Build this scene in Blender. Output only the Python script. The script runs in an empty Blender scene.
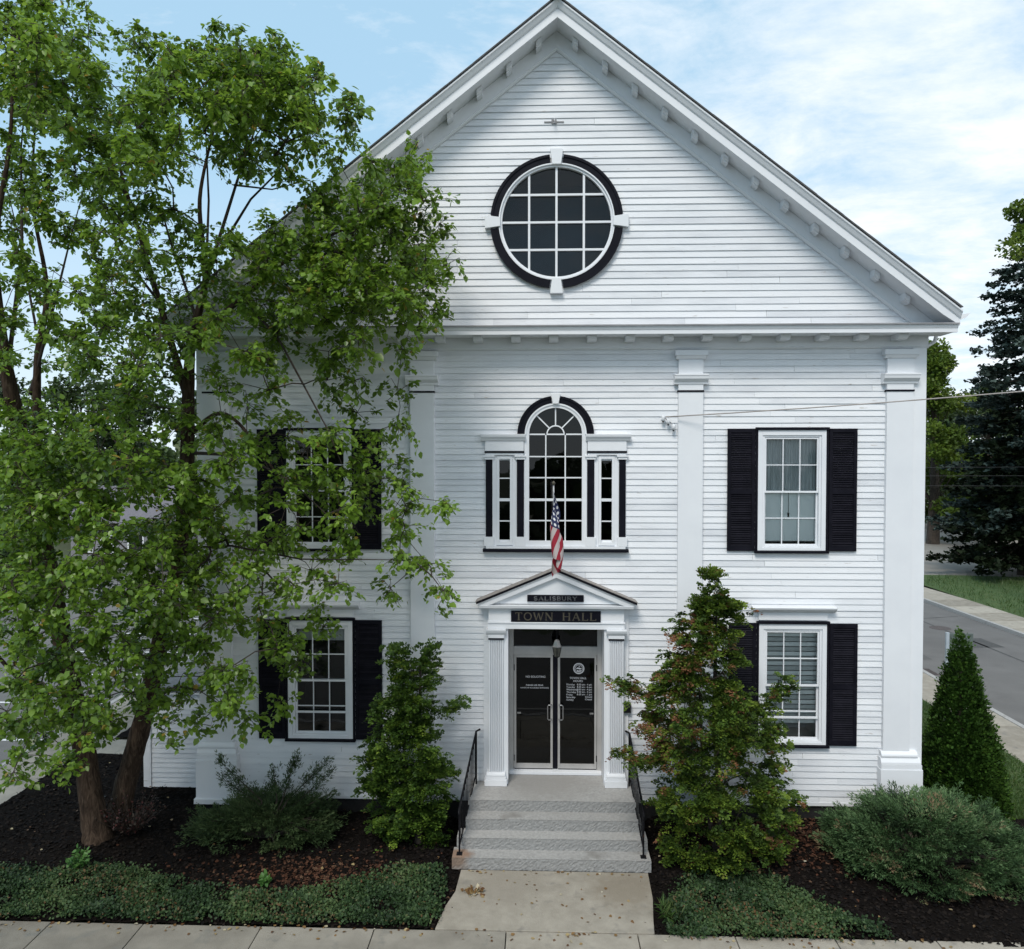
import bpy, math, random
import numpy as np
from mathutils import Vector

random.seed(11)
RNG = np.random.default_rng(11)
R = math.radians
scene = bpy.context.scene
COL = scene.collection

# ------------------------------------------------------------------ camera
cam_d = bpy.data.cameras.new('camera')
cam = bpy.data.objects.new('camera', cam_d)
COL.objects.link(cam)
cam.location = (-0.34, -15.0, 7.24)
cam.rotation_euler = (R(90 - 1.4), 0, R(2.0))
cam_d.sensor_width = 36.0
cam_d.lens = 36.0 * 765.0 / 1024.0
cam_d.clip_start = 0.1
cam_d.clip_end = 3000
scene.camera = cam

# ------------------------------------------------------------------ sky, sun, exposure
SUN_EL, SUN_AZ = 50.0, 200.0          # azimuth clockwise from +Y (behind the building); sun behind the viewer
world = bpy.data.worlds.new('World')
scene.world = world
world.use_nodes = True
wn = world.node_tree
wn.nodes.clear()
def wnode(t, **k):
    n = wn.nodes.new(t)
    for a, b in k.items():
        setattr(n, a, b)
    return n
wl = wn.links.new
w_out = wnode('ShaderNodeOutputWorld')
w_sky = wnode('ShaderNodeTexSky', sky_type='NISHITA', sun_disc=False)
w_sky.sun_elevation = R(SUN_EL)
w_sky.sun_rotation = R(SUN_AZ)
w_sky.air_density = 1.0
w_sky.dust_density = 0.4
w_sky.ozone_density = 1.0
w_bg = wnode('ShaderNodeBackground')
w_bg.inputs['Strength'].default_value = 0.13
wl(w_sky.outputs[0], w_bg.inputs['Color'])
w_cl = wnode('ShaderNodeBackground')
w_cl.inputs['Color'].default_value = (0.95, 0.975, 1.0, 1)
w_cl.inputs['Strength'].default_value = 1.0
w_tc = wnode('ShaderNodeTexCoord')
w_sep = wnode('ShaderNodeSeparateXYZ')
wl(w_tc.outputs['Generated'], w_sep.inputs[0])
def wmath(op, a, b=None, clamp=False):
    n = wnode('ShaderNodeMath', operation=op, use_clamp=clamp)
    for i, v in enumerate((a, b)):
        if v is None: continue
        if isinstance(v, (int, float)): n.inputs[i].default_value = v
        else: wl(v, n.inputs[i])
    return n.outputs[0]
zz = wmath('ADD', wmath('MAXIMUM', w_sep.outputs['Z'], 0.0), 0.16)
cx_ = wmath('DIVIDE', w_sep.outputs['X'], zz)
cy_ = wmath('DIVIDE', w_sep.outputs['Y'], zz)
w_comb = wnode('ShaderNodeCombineXYZ')
wl(cx_, w_comb.inputs[0]); wl(cy_, w_comb.inputs[1])
w_map = wnode('ShaderNodeMapping')
w_map.inputs['Rotation'].default_value = (0, 0, R(28))
w_map.inputs['Scale'].default_value = (1.0, 1.35, 1)
wl(w_comb.outputs[0], w_map.inputs['Vector'])
w_no = wnode('ShaderNodeTexNoise')
w_no.inputs['Scale'].default_value = 2.8
w_no.inputs['Detail'].default_value = 9
w_no.inputs['Roughness'].default_value = 0.66
w_no.inputs['Distortion'].default_value = 0.25
wl(w_map.outputs[0], w_no.inputs['Vector'])
w_no2 = wnode('ShaderNodeTexNoise')
w_no2.inputs['Scale'].default_value = 0.55
w_no2.inputs['Detail'].default_value = 3
wl(w_comb.outputs[0], w_no2.inputs['Vector'])
# more cloud towards the right-hand (east) side of the view, as in the photo
side = wmath('MULTIPLY', w_sep.outputs['X'], 0.40)
dens = wmath('ADD', wmath('ADD', w_no.outputs['Fac'], side), wmath('MULTIPLY', w_no2.outputs['Fac'], 0.35))
w_rp = wnode('ShaderNodeValToRGB')
w_rp.color_ramp.elements[0].position = 0.585
w_rp.color_ramp.elements[0].color = (0.03, 0.03, 0.03, 1)
w_rp.color_ramp.elements[1].position = 1.0
w_rp.color_ramp.elements[1].color = (0.93, 0.93, 0.93, 1)
wl(dens, w_rp.inputs[0])
hz = wmath('MULTIPLY', wmath('SUBTRACT', 0.36, w_sep.outputs['Z'], True), 1.5, True)
fac = wmath('MAXIMUM', w_rp.outputs[0], hz)
# thin high veil that brightens the blue
w_vl = wnode('ShaderNodeBackground')
w_vl.inputs['Color'].default_value = (0.46, 0.74, 0.96, 1)
w_vl.inputs['Strength'].default_value = 0.90
w_mv = wnode('ShaderNodeMixShader'); w_mv.inputs[0].default_value = 0.8
wl(w_bg.outputs[0], w_mv.inputs[1]); wl(w_vl.outputs[0], w_mv.inputs[2])
w_mix = wnode('ShaderNodeMixShader')
wl(fac, w_mix.inputs[0]); wl(w_mv.outputs[0], w_mix.inputs[1]); wl(w_cl.outputs[0], w_mix.inputs[2])
wl(w_mix.outputs[0], w_out.inputs['Surface'])

sun_d = bpy.data.lights.new('sun', 'SUN')
sun_d.energy = 2.1
sun_d.angle = R(20)
sun_d.color = (1.0, 0.93, 0.84)
sun = bpy.data.objects.new('sun', sun_d)
COL.objects.link(sun)
sun.rotation_euler = (R(90 - SUN_EL), 0, R(180 - SUN_AZ))

vs = scene.view_settings
vs.view_transform = 'Standard'
vs.look = 'None'
vs.gamma = 1
vs.use_curve_mapping = False
vs.exposure = 0.2

# ------------------------------------------------------------------ materials
MATS = {}
def nt(name):
    m = bpy.data.materials.new(name)
    m.use_nodes = True
    m.node_tree.nodes.clear()
    MATS[name] = m
    return m, m.node_tree.nodes, m.node_tree.links.new

def ramp(N, stops):
    r = N.new('ShaderNodeValToRGB')
    e = r.color_ramp.elements
    while len(e) < len(stops): e.new(0.5)
    for el, (p, c) in zip(e, stops):
        el.position = p
        el.color = (c[0], c[1], c[2], 1)
    return r

def surf(name, stops, scale=5, rough=0.6, bump=0.0, bscale=None, detail=6, tint=0.0, metallic=0.0, spec=0.5, stretch=(1, 1, 1), spots=None, distort=0.0):
    """noise-varied surface; tint = how much the mesh attribute shifts the ramp; spots=(scale, lo, hi, colour)"""
    m, N, L = nt(name)
    out = N.new('ShaderNodeOutputMaterial'); b = N.new('ShaderNodeBsdfPrincipled')
    L(b.outputs[0], out.inputs[0])
    tc = N.new('ShaderNodeTexCoord'); mp = N.new('ShaderNodeMapping')
    mp.inputs['Scale'].default_value = stretch
    L(tc.outputs['Object'], mp.inputs[0])
    no = N.new('ShaderNodeTexNoise')
    no.inputs['Scale'].default_value = scale; no.inputs['Detail'].default_value = detail
    no.inputs['Roughness'].default_value = 0.6; no.inputs['Distortion'].default_value = distort
    L(mp.outputs[0], no.inputs['Vector'])
    rp = ramp(N, stops)
    v = no.outputs['Fac']
    if tint:
        at = N.new('ShaderNodeAttribute'); at.attribute_name = 'tint'
        a = N.new('ShaderNodeMath'); a.operation = 'MULTIPLY_ADD'
        L(at.outputs['Fac'], a.inputs[0]); a.inputs[1].default_value = tint; a.inputs[2].default_value = -tint / 2
        s = N.new('ShaderNodeMath'); s.operation = 'ADD'
        L(v, s.inputs[0]); L(a.outputs[0], s.inputs[1]); v = s.outputs[0]
    L(v, rp.inputs[0])
    colr = rp.outputs[0]
    if spots:
        n2 = N.new('ShaderNodeTexNoise'); n2.inputs['Scale'].default_value = spots[0]; n2.inputs['Detail'].default_value = 4
        mp2 = N.new('ShaderNodeMapping'); mp2.inputs['Scale'].default_value = spots[4] if len(spots) > 4 else (1, 1, 1)
        L(tc.outputs['Object'], mp2.inputs[0]); L(mp2.outputs[0], n2.inputs['Vector'])
        r2 = ramp(N, [(spots[1], (0, 0, 0)), (spots[2], (1, 1, 1))])
        L(n2.outputs['Fac'], r2.inputs[0])
        mx = N.new('ShaderNodeMix'); mx.data_type = 'RGBA'
        L(r2.outputs[0], mx.inputs['Factor']); L(colr, mx.inputs['A'])
        mx.inputs['B'].default_value = (*spots[3], 1)
        colr = mx.outputs['Result']
    L(colr, b.inputs['Base Color'])
    b.inputs['Roughness'].default_value = rough
    b.inputs['Metallic'].default_value = metallic
    b.inputs['Specular IOR Level'].default_value = spec
    if bump:
        n3 = N.new('ShaderNodeTexNoise'); n3.inputs['Scale'].default_value = bscale or scale * 3
        n3.inputs['Detail'].default_value = 5
        L(mp.outputs[0], n3.inputs['Vector'])
        bp = N.new('ShaderNodeBump'); bp.inputs['Strength'].default_value = bump; bp.inputs['Distance'].default_value = 0.02
        L(n3.outputs['Fac'], bp.inputs['Height']); L(bp.outputs[0], b.inputs['Normal'])
    return m

def leafmat(name, stops, transl=0.35, rough=0.5, spec=0.4):
    m, N, L = nt(name)
    out = N.new('ShaderNodeOutputMaterial'); b = N.new('ShaderNodeBsdfPrincipled')
    at = N.new('ShaderNodeAttribute'); at.attribute_name = 'tint'
    rp = ramp(N, stops)
    L(at.outputs['Fac'], rp.inputs[0]); L(rp.outputs[0], b.inputs['Base Color'])
    b.inputs['Roughness'].default_value = rough
    b.inputs['Specular IOR Level'].default_value = spec
    t = N.new('ShaderNodeBsdfTranslucent')
    hs = N.new('ShaderNodeHueSaturation'); hs.inputs['Value'].default_value = 1.3; hs.inputs['Hue'].default_value = 0.485
    L(rp.outputs[0], hs.inputs['Color']); L(hs.outputs[0], t.inputs[0])
    mx = N.new('ShaderNodeMixShader'); mx.inputs[0].default_value = transl
    L(b.outputs[0], mx.inputs[1]); L(t.outputs[0], mx.inputs[2]); L(mx.outputs[0], out.inputs[0])
    return m

surf('white_paint', [(0.2, (0.73, 0.75, 0.785)), (0.65, (0.785, 0.805, 0.835))], scale=1.5, rough=0.55, bump=0.05, bscale=40, tint=0.2)
surf('clapboard_paint', [(0.15, (0.63, 0.65, 0.685)), (0.45, (0.755, 0.775, 0.805)), (0.75, (0.81, 0.825, 0.85))], scale=1.6, rough=0.6, bump=0.25, bscale=30,
     tint=0.45, stretch=(0.6, 1, 3), spots=(8.0, 0.68, 0.74, (0.50, 0.48, 0.46), (0.5, 1, 3.5)))
surf('black_paint', [(0.3, (0.004, 0.004, 0.008)), (0.7, (0.009, 0.009, 0.015))], scale=4, rough=0.5, bump=0.05, spec=0.12)
surf('shutter_paint', [(0.3, (0.004, 0.004, 0.008)), (0.7, (0.011, 0.0105, 0.017))], scale=6, rough=0.6, bump=0.03, tint=0.4, spec=0.12)
surf('iron', [(0.3, (0.004, 0.004, 0.006)), (0.7, (0.012, 0.012, 0.014))], scale=12, rough=0.5, bump=0.1, spec=0.15, spots=(6, 0.68, 0.78, (0.10, 0.045, 0.02)))
surf('granite', [(0.25, (0.27, 0.265, 0.26)), (0.5, (0.36, 0.355, 0.345)), (0.78, (0.45, 0.445, 0.43))], scale=22, rough=0.85, bump=0.25, bscale=26, detail=9, tint=0.15,
     spots=(1.6, 0.60, 0.78, (0.20, 0.19, 0.175)))
surf('granite_rough', [(0.25, (0.225, 0.225, 0.222)), (0.5, (0.275, 0.275, 0.27)), (0.78, (0.33, 0.33, 0.325))], scale=22, rough=0.9, bump=0.35, bscale=34, detail=9)
def stain(m, where, radius, colr):
    """a rust or damp stain with its own ragged outline on a real surface"""
    N, L = m.node_tree.nodes, m.node_tree.links.new
    b = [n for n in N if n.type == 'BSDF_PRINCIPLED'][0]
    src = b.inputs['Base Color'].links[0].from_socket
    g = N.new('ShaderNodeNewGeometry'); d = N.new('ShaderNodeVectorMath'); d.operation = 'DISTANCE'; d.inputs[1].default_value = where
    L(g.outputs['Position'], d.inputs[0])
    no = N.new('ShaderNodeTexNoise'); no.inputs['Scale'].default_value = 7; no.inputs['Detail'].default_value = 5; L(g.outputs['Position'], no.inputs['Vector'])
    a = N.new('ShaderNodeMath'); a.operation = 'MULTIPLY_ADD'; L(no.outputs['Fac'], a.inputs[0]); a.inputs[1].default_value = -radius * 1.6; L(d.outputs['Value'], a.inputs[2])
    rp = ramp(N, [(0.0, (.8, .8, .8)), (max(.05, radius * .95), (0, 0, 0))]); L(a.outputs[0], rp.inputs[0])
    mx = N.new('ShaderNodeMix'); mx.data_type = 'RGBA'; L(rp.outputs[0], mx.inputs['Factor']); L(src, mx.inputs['A']); mx.inputs['B'].default_value = (*colr, 1)
    L(mx.outputs['Result'], b.inputs['Base Color'])
stain(MATS['granite'], (-1.74, -1.70, .2), .17, (.25, .14, .08))
stain(MATS['granite_rough'], (-1.76, -1.80, .17), .14, (.20, .13, .085))
stain(MATS['granite'], (-.3, .1, .8), .7, (.30, .29, .275))
surf('concrete', [(0.2, (0.24, 0.215, 0.175)), (0.5, (0.33, 0.30, 0.25)), (0.8, (0.41, 0.375, 0.315))], scale=3.2, rough=0.9, bump=0.4, bscale=70, detail=12, tint=0.5,
     spots=(3.0, 0.60, 0.74, (0.22, 0.205, 0.18)))
surf('concrete_old', [(0.2, (0.165, 0.15, 0.125)), (0.5, (0.24, 0.22, 0.185)), (0.8, (0.32, 0.295, 0.25))], scale=1.8, rough=0.9, bump=0.3, bscale=60, detail=10, tint=0.4,
     spots=(2.5, 0.58, 0.74, (0.16, 0.16, 0.145)))
surf('asphalt', [(0.25, (0.112, 0.108, 0.104)), (0.75, (0.165, 0.16, 0.155))], scale=0.7, rough=0.9, bump=0.35, bscale=90, detail=10, spots=(0.35, 0.55, 0.75, (0.10, 0.097, 0.094)))
stain(MATS['concrete'], (1.1, -2.3, 0), .42, (.25, .215, .165))
stain(MATS['concrete'], (-.9, -2.2, 0), .5, (.29, .26, .215))
surf('asphalt_patch', [(0.25, (0.085, 0.083, 0.08)), (0.75, (0.125, 0.122, 0.118))], scale=2, rough=0.9, bump=0.35, bscale=90, detail=10)
surf('tar', [(0.3, (0.05, 0.05, 0.05)), (0.7, (0.085, 0.083, 0.08))], scale=6, rough=0.8)
surf('drive_asphalt', [(0.25, (0.22, 0.20, 0.175)), (0.75, (0.32, 0.295, 0.26))], scale=0.5, rough=0.9, bump=0.2, bscale=40, detail=8)
surf('road_paint', [(0.3, (0.6, 0.6, 0.6)), (0.7, (0.8, 0.8, 0.8))], scale=8, rough=0.7)
surf('lawn', [(0.25, (0.035, 0.065, 0.018)), (0.5, (0.055, 0.10, 0.025)), (0.8, (0.10, 0.12, 0.045))], scale=2.5, rough=0.95, bump=0.6, bscale=60, detail=8)
surf('field', [(0.25, (0.04, 0.06, 0.025)), (0.75, (0.09, 0.10, 0.05))], scale=0.08, rough=0.95, detail=8)
surf('foundation', [(0.25, (0.006, 0.006, 0.007)), (0.75, (0.02, 0.02, 0.02))], scale=5, rough=0.9, bump=0.4)
surf('shingle', [(0.25, (0.14, 0.14, 0.145)), (0.75, (0.24, 0.235, 0.24))], scale=6, rough=0.9, bump=0.4, bscale=25, stretch=(1, 4, 4))
surf('light_shingle', [(0.25, (0.22, 0.20, 0.19)), (0.75, (0.36, 0.33, 0.31))], scale=9, rough=0.9, bump=0.4, bscale=25)
surf('house_shingle', [(0.25, (0.11, 0.105, 0.12)), (0.75, (0.18, 0.17, 0.19))], scale=9, rough=0.9, bump=0.4, bscale=25)
surf('flashing', [(0.3, (0.16, 0.16, 0.17)), (0.7, (0.30, 0.30, 0.31))], scale=5, rough=0.5, stretch=(0.4, 1, 1))
surf('aluminium', [(0.3, (0.42, 0.41, 0.40)), (0.7, (0.52, 0.505, 0.49))], scale=3, rough=0.42, metallic=0.35)
surf('steel', [(0.3, (0.42, 0.42, 0.43)), (0.7, (0.55, 0.55, 0.56))], scale=8, rough=0.3, metallic=0.9)
surf('gold', [(0.3, (0.055, 0.048, 0.034)), (0.7, (0.095, 0.084, 0.06))], scale=14, rough=0.5, metallic=0.1)
surf('silver_letter', [(0.3, (0.03, 0.032, 0.035)), (0.7, (0.15, 0.155, 0.165))], scale=4, rough=0.6)
surf('decal', [(0.3, (0.42, 0.44, 0.48)), (0.7, (0.5, 0.52, 0.56))], scale=9, rough=0.7)
surf('blind', [(0.1, (0.58, 0.60, 0.58)), (0.6, (0.93, 0.94, 0.91))], scale=3, rough=0.8, tint=0.9, bump=0.05)
surf('curtain', [(0.3, (0.42, 0.45, 0.45)), (0.7, (0.62, 0.64, 0.63))], scale=5, rough=0.9, stretch=(8, 1, 0.3), bump=0.2, bscale=14)
surf('dark_room', [(0.3, (0.010, 0.010, 0.011)), (0.7, (0.03, 0.028, 0.026))], scale=1.2, rough=0.9)
surf('light_room', [(0.3, (0.45, 0.45, 0.43)), (0.7, (0.55, 0.55, 0.52))], scale=1.2, rough=0.9)
surf('dim_room', [(0.3, (0.025, 0.03, 0.04)), (0.7, (0.04, 0.048, 0.06))], scale=1.2, rough=0.9)
surf('mulch', [(0.3, (0.004, 0.0035, 0.0035)), (0.6, (0.010, 0.008, 0.007)), (0.85, (0.028, 0.021, 0.016))], scale=28, rough=1.0, spec=0.05, bump=1.0, bscale=45, detail=8)
surf('bark', [(0.3, (0.018, 0.013, 0.010)), (0.5, (0.052, 0.036, 0.026)), (0.68, (0.095, 0.068, 0.05)), (0.8, (0.19, 0.14, 0.105))], scale=7, rough=0.95, bump=1.0, bscale=11, detail=9, stretch=(2.2, 2.2, 0.45), distort=1.2, spec=0.1)
surf('twig_bark', [(0.3, (0.022, 0.016, 0.013)), (0.7, (0.055, 0.04, 0.031))], scale=6, rough=0.9)
surf('dark_bark', [(0.3, (0.03, 0.024, 0.02)), (0.7, (0.085, 0.065, 0.05))], scale=5, rough=0.95, bump=0.8, bscale=9)
surf('lantern_glass', [(0.3, (0.05, 0.052, 0.045)), (0.7, (0.10, 0.10, 0.088))], scale=9, rough=0.3)
surf('wire', [(0.3, (0.02, 0.02, 0.02)), (0.7, (0.05, 0.05, 0.05))], scale=5, rough=0.6)
surf('pale_wire', [(0.3, (0.30, 0.27, 0.25)), (0.7, (0.42, 0.38, 0.36))], scale=5, rough=0.6)
surf('post_steel', [(0.3, (0.36, 0.42, 0.48)), (0.7, (0.46, 0.52, 0.58))], scale=4, rough=0.5)
surf('sign_back', [(0.3, (0.10, 0.13, 0.12)), (0.7, (0.15, 0.18, 0.17))], scale=3, rough=0.5, metallic=0.2)
surf('grey_siding', [(0.3, (0.20, 0.20, 0.22)), (0.7, (0.28, 0.28, 0.30))], scale=3, rough=0.8, stretch=(1, 1, 6))
surf('plastic_black', [(0.3, (0.012, 0.012, 0.014)), (0.7, (0.025, 0.025, 0.028))], scale=8, rough=0.4)
surf('iron_cover', [(0.3, (0.06, 0.05, 0.05)), (0.7, (0.11, 0.09, 0.085))], scale=10, rough=0.8)

leafmat('birch_leaf', [(0.0, (0.055, 0.105, 0.013)), (0.35, (0.13, 0.235, 0.026)), (0.75, (0.215, 0.36, 0.044)), (0.94, (0.30, 0.44, 0.07)), (0.975, (0.27, 0.34, 0.06)), (1.0, (0.36, 0.27, 0.05))], 0.5, 0.36, 0.6)
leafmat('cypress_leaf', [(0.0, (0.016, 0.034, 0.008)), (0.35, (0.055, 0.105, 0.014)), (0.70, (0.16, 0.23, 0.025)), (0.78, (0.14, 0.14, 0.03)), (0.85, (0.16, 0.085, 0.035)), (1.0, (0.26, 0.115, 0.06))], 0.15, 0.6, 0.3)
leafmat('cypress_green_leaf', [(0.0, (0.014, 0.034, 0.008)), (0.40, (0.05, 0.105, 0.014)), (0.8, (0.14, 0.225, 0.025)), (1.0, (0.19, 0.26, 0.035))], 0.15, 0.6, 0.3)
leafmat('juniper_leaf', [(0.0, (0.012, 0.026, 0.009)), (0.45, (0.042, 0.088, 0.030)), (0.75, (0.095, 0.17, 0.064)), (0.88, (0.17, 0.24, 0.11)), (1.0, (0.21, 0.145, 0.08))], 0.1, 0.65, 0.3)
leafmat('dark_juniper_leaf', [(0.0, (0.018, 0.034, 0.012)), (0.6, (0.052, 0.090, 0.030)), (1.0, (0.11, 0.155, 0.06))], 0.1, 0.65, 0.3)
leafmat('arborvitae_leaf', [(0.0, (0.018, 0.048, 0.008)), (0.6, (0.046, 0.105, 0.013)), (1.0, (0.09, 0.165, 0.022))], 0.12, 0.6, 0.3)
leafmat('ivy_leaf', [(0.0, (0.012, 0.028, 0.010)), (0.45, (0.032, 0.068, 0.022)), (0.78, (0.085, 0.135, 0.046)), (0.9, (0.085, 0.08, 0.035)), (1.0, (0.15, 0.08, 0.035))], 0.12, 0.6, 0.3)
leafmat('bright_leaf', [(0.0, (0.05, 0.14, 0.03)), (1.0, (0.10, 0.22, 0.05))], 0.3)
leafmat('barberry_leaf', [(0.0, (0.018, 0.013, 0.010)), (0.6, (0.045, 0.028, 0.018)), (1.0, (0.11, 0.03, 0.03))], 0.15)
leafmat('spruce_needle', [(0.0, (0.018, 0.030, 0.026)), (0.5, (0.044, 0.066, 0.056)), (1.0, (0.10, 0.135, 0.115))], 0.05, 0.7, 0.2)
leafmat('yew_needle', [(0.0, (0.007, 0.012, 0.006)), (0.6, (0.015, 0.026, 0.010)), (1.0, (0.030, 0.042, 0.016))], 0.05, 0.7, 0.2)
leafmat('maple_leaf', [(0.0, (0.045, 0.085, 0.012)), (0.6, (0.105, 0.17, 0.020)), (1.0, (0.18, 0.24, 0.03))], 0.3)
leafmat('wood_leaf', [(0.0, (0.022, 0.042, 0.013)), (0.6, (0.045, 0.08, 0.022)), (1.0, (0.08, 0.115, 0.035))], 0.2)
leafmat('grass_blade', [(0.0, (0.035, 0.075, 0.016)), (0.6, (0.06, 0.12, 0.025)), (1.0, (0.11, 0.14, 0.05))], 0.25)
leafmat('chip', [(0.0, (0.006, 0.0055, 0.006)), (0.5, (0.024, 0.018, 0.014)), (0.62, (0.045, 0.022, 0.014)), (0.9, (0.10, 0.045, 0.028)), (1.0, (0.13, 0.08, 0.05))], 0.0, 0.95, 0.1)
leafmat('litter', [(0.0, (0.10, 0.045, 0.02)), (0.5, (0.22, 0.13, 0.05)), (0.8, (0.36, 0.28, 0.14)), (1.0, (0.45, 0.42, 0.33))], 0.1)

def glass(name, tintc, ior=1.5, rough=0.01):
    m, N, L = nt(name)
    out = N.new('ShaderNodeOutputMaterial')
    g = N.new('ShaderNodeBsdfGlossy'); g.inputs['Roughness'].default_value = rough
    t = N.new('ShaderNodeBsdfTransparent'); t.inputs[0].default_value = (*tintc, 1)
    fr = N.new('ShaderNodeFresnel'); fr.inputs[0].default_value = ior
    no = N.new('ShaderNodeTexNoise'); no.inputs['Scale'].default_value = 1.7
    tc = N.new('ShaderNodeTexCoord'); L(tc.outputs['Object'], no.inputs['Vector'])
    bp = N.new('ShaderNodeBump'); bp.inputs['Strength'].default_value = 0.06; bp.inputs['Distance'].default_value = 0.05
    L(no.outputs['Fac'], bp.inputs['Height']); L(bp.outputs[0], g.inputs['Normal'])
    mx = N.new('ShaderNodeMixShader')
    L(fr.outputs[0], mx.inputs[0]); L(t.outputs[0], mx.inputs[1]); L(g.outputs[0], mx.inputs[2]); L(mx.outputs[0], out.inputs[0])
    return m
glass('window_glass', (0.93, 0.96, 0.96))
glass('dark_glass', (0.30, 0.30, 0.30))

# flag: stripes and canton worked out from the cloth's own coordinates
def flagmat():
    m, N, L = nt('flag_cloth')
    out = N.new('ShaderNodeOutputMaterial'); b = N.new('ShaderNodeBsdfPrincipled'); L(b.outputs[0], out.inputs[0])
    b.inputs['Roughness'].default_value = 0.8
    at = N.new('ShaderNodeAttribute'); at.attribute_name = 'cloth'
    sp = N.new('ShaderNodeSeparateXYZ'); L(at.outputs['Vector'], sp.inputs[0])
    def mth(op, a, c=None):
        n = N.new('ShaderNodeMath'); n.operation = op
        for i, v in enumerate((a, c)):
            if v is None: continue
            if isinstance(v, (int, float)): n.inputs[i].default_value = v
            else: L(v, n.inputs[i])
        return n.outputs[0]
    u, v = sp.outputs[0], sp.outputs[1]       # u along the fly 0-1.9, v down the hoist 0-1
    st = mth('LESS_THAN', mth('MODULO', mth('FLOOR', mth('MULTIPLY', sp.outputs[2], 13.0)), 2.0), 0.5)
    mx = N.new('ShaderNodeMix'); mx.data_type = 'RGBA'
    L(st, mx.inputs['Factor'])
    mx.inputs['A'].default_value = (0.46, 0.40, 0.39, 1); mx.inputs['B'].default_value = (0.30, 0.012, 0.03, 1)
    cu = mth('LESS_THAN', u, 0.76); cv = mth('LESS_THAN', v, 7 / 13.0)
    can = mth('MULTIPLY', cu, cv)
    m2 = N.new('ShaderNodeMix'); m2.data_type = 'RGBA'
    L(can, m2.inputs['Factor']); L(mx.outputs['Result'], m2.inputs['A']); m2.inputs['B'].default_value = (0.016, 0.022, 0.075, 1)
    fu = mth('SUBTRACT', mth('FRACT', mth('MULTIPLY', u, 8.0)), 0.5)
    fv = mth('SUBTRACT', mth('FRACT', mth('MULTIPLY', v, 13.0)), 0.5)
    d = mth('ADD', mth('MULTIPLY', fu, fu), mth('MULTIPLY', fv, fv))
    star = mth('MULTIPLY', mth('LESS_THAN', d, 0.075), can)
    m3 = N.new('ShaderNodeMix'); m3.data_type = 'RGBA'
    L(star, m3.inputs['Factor']); L(m2.outputs['Result'], m3.inputs['A']); m3.inputs['B'].default_value = (0.7, 0.7, 0.72, 1)
    L(m3.outputs['Result'], b.inputs['Base Color'])
flagmat()

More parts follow.
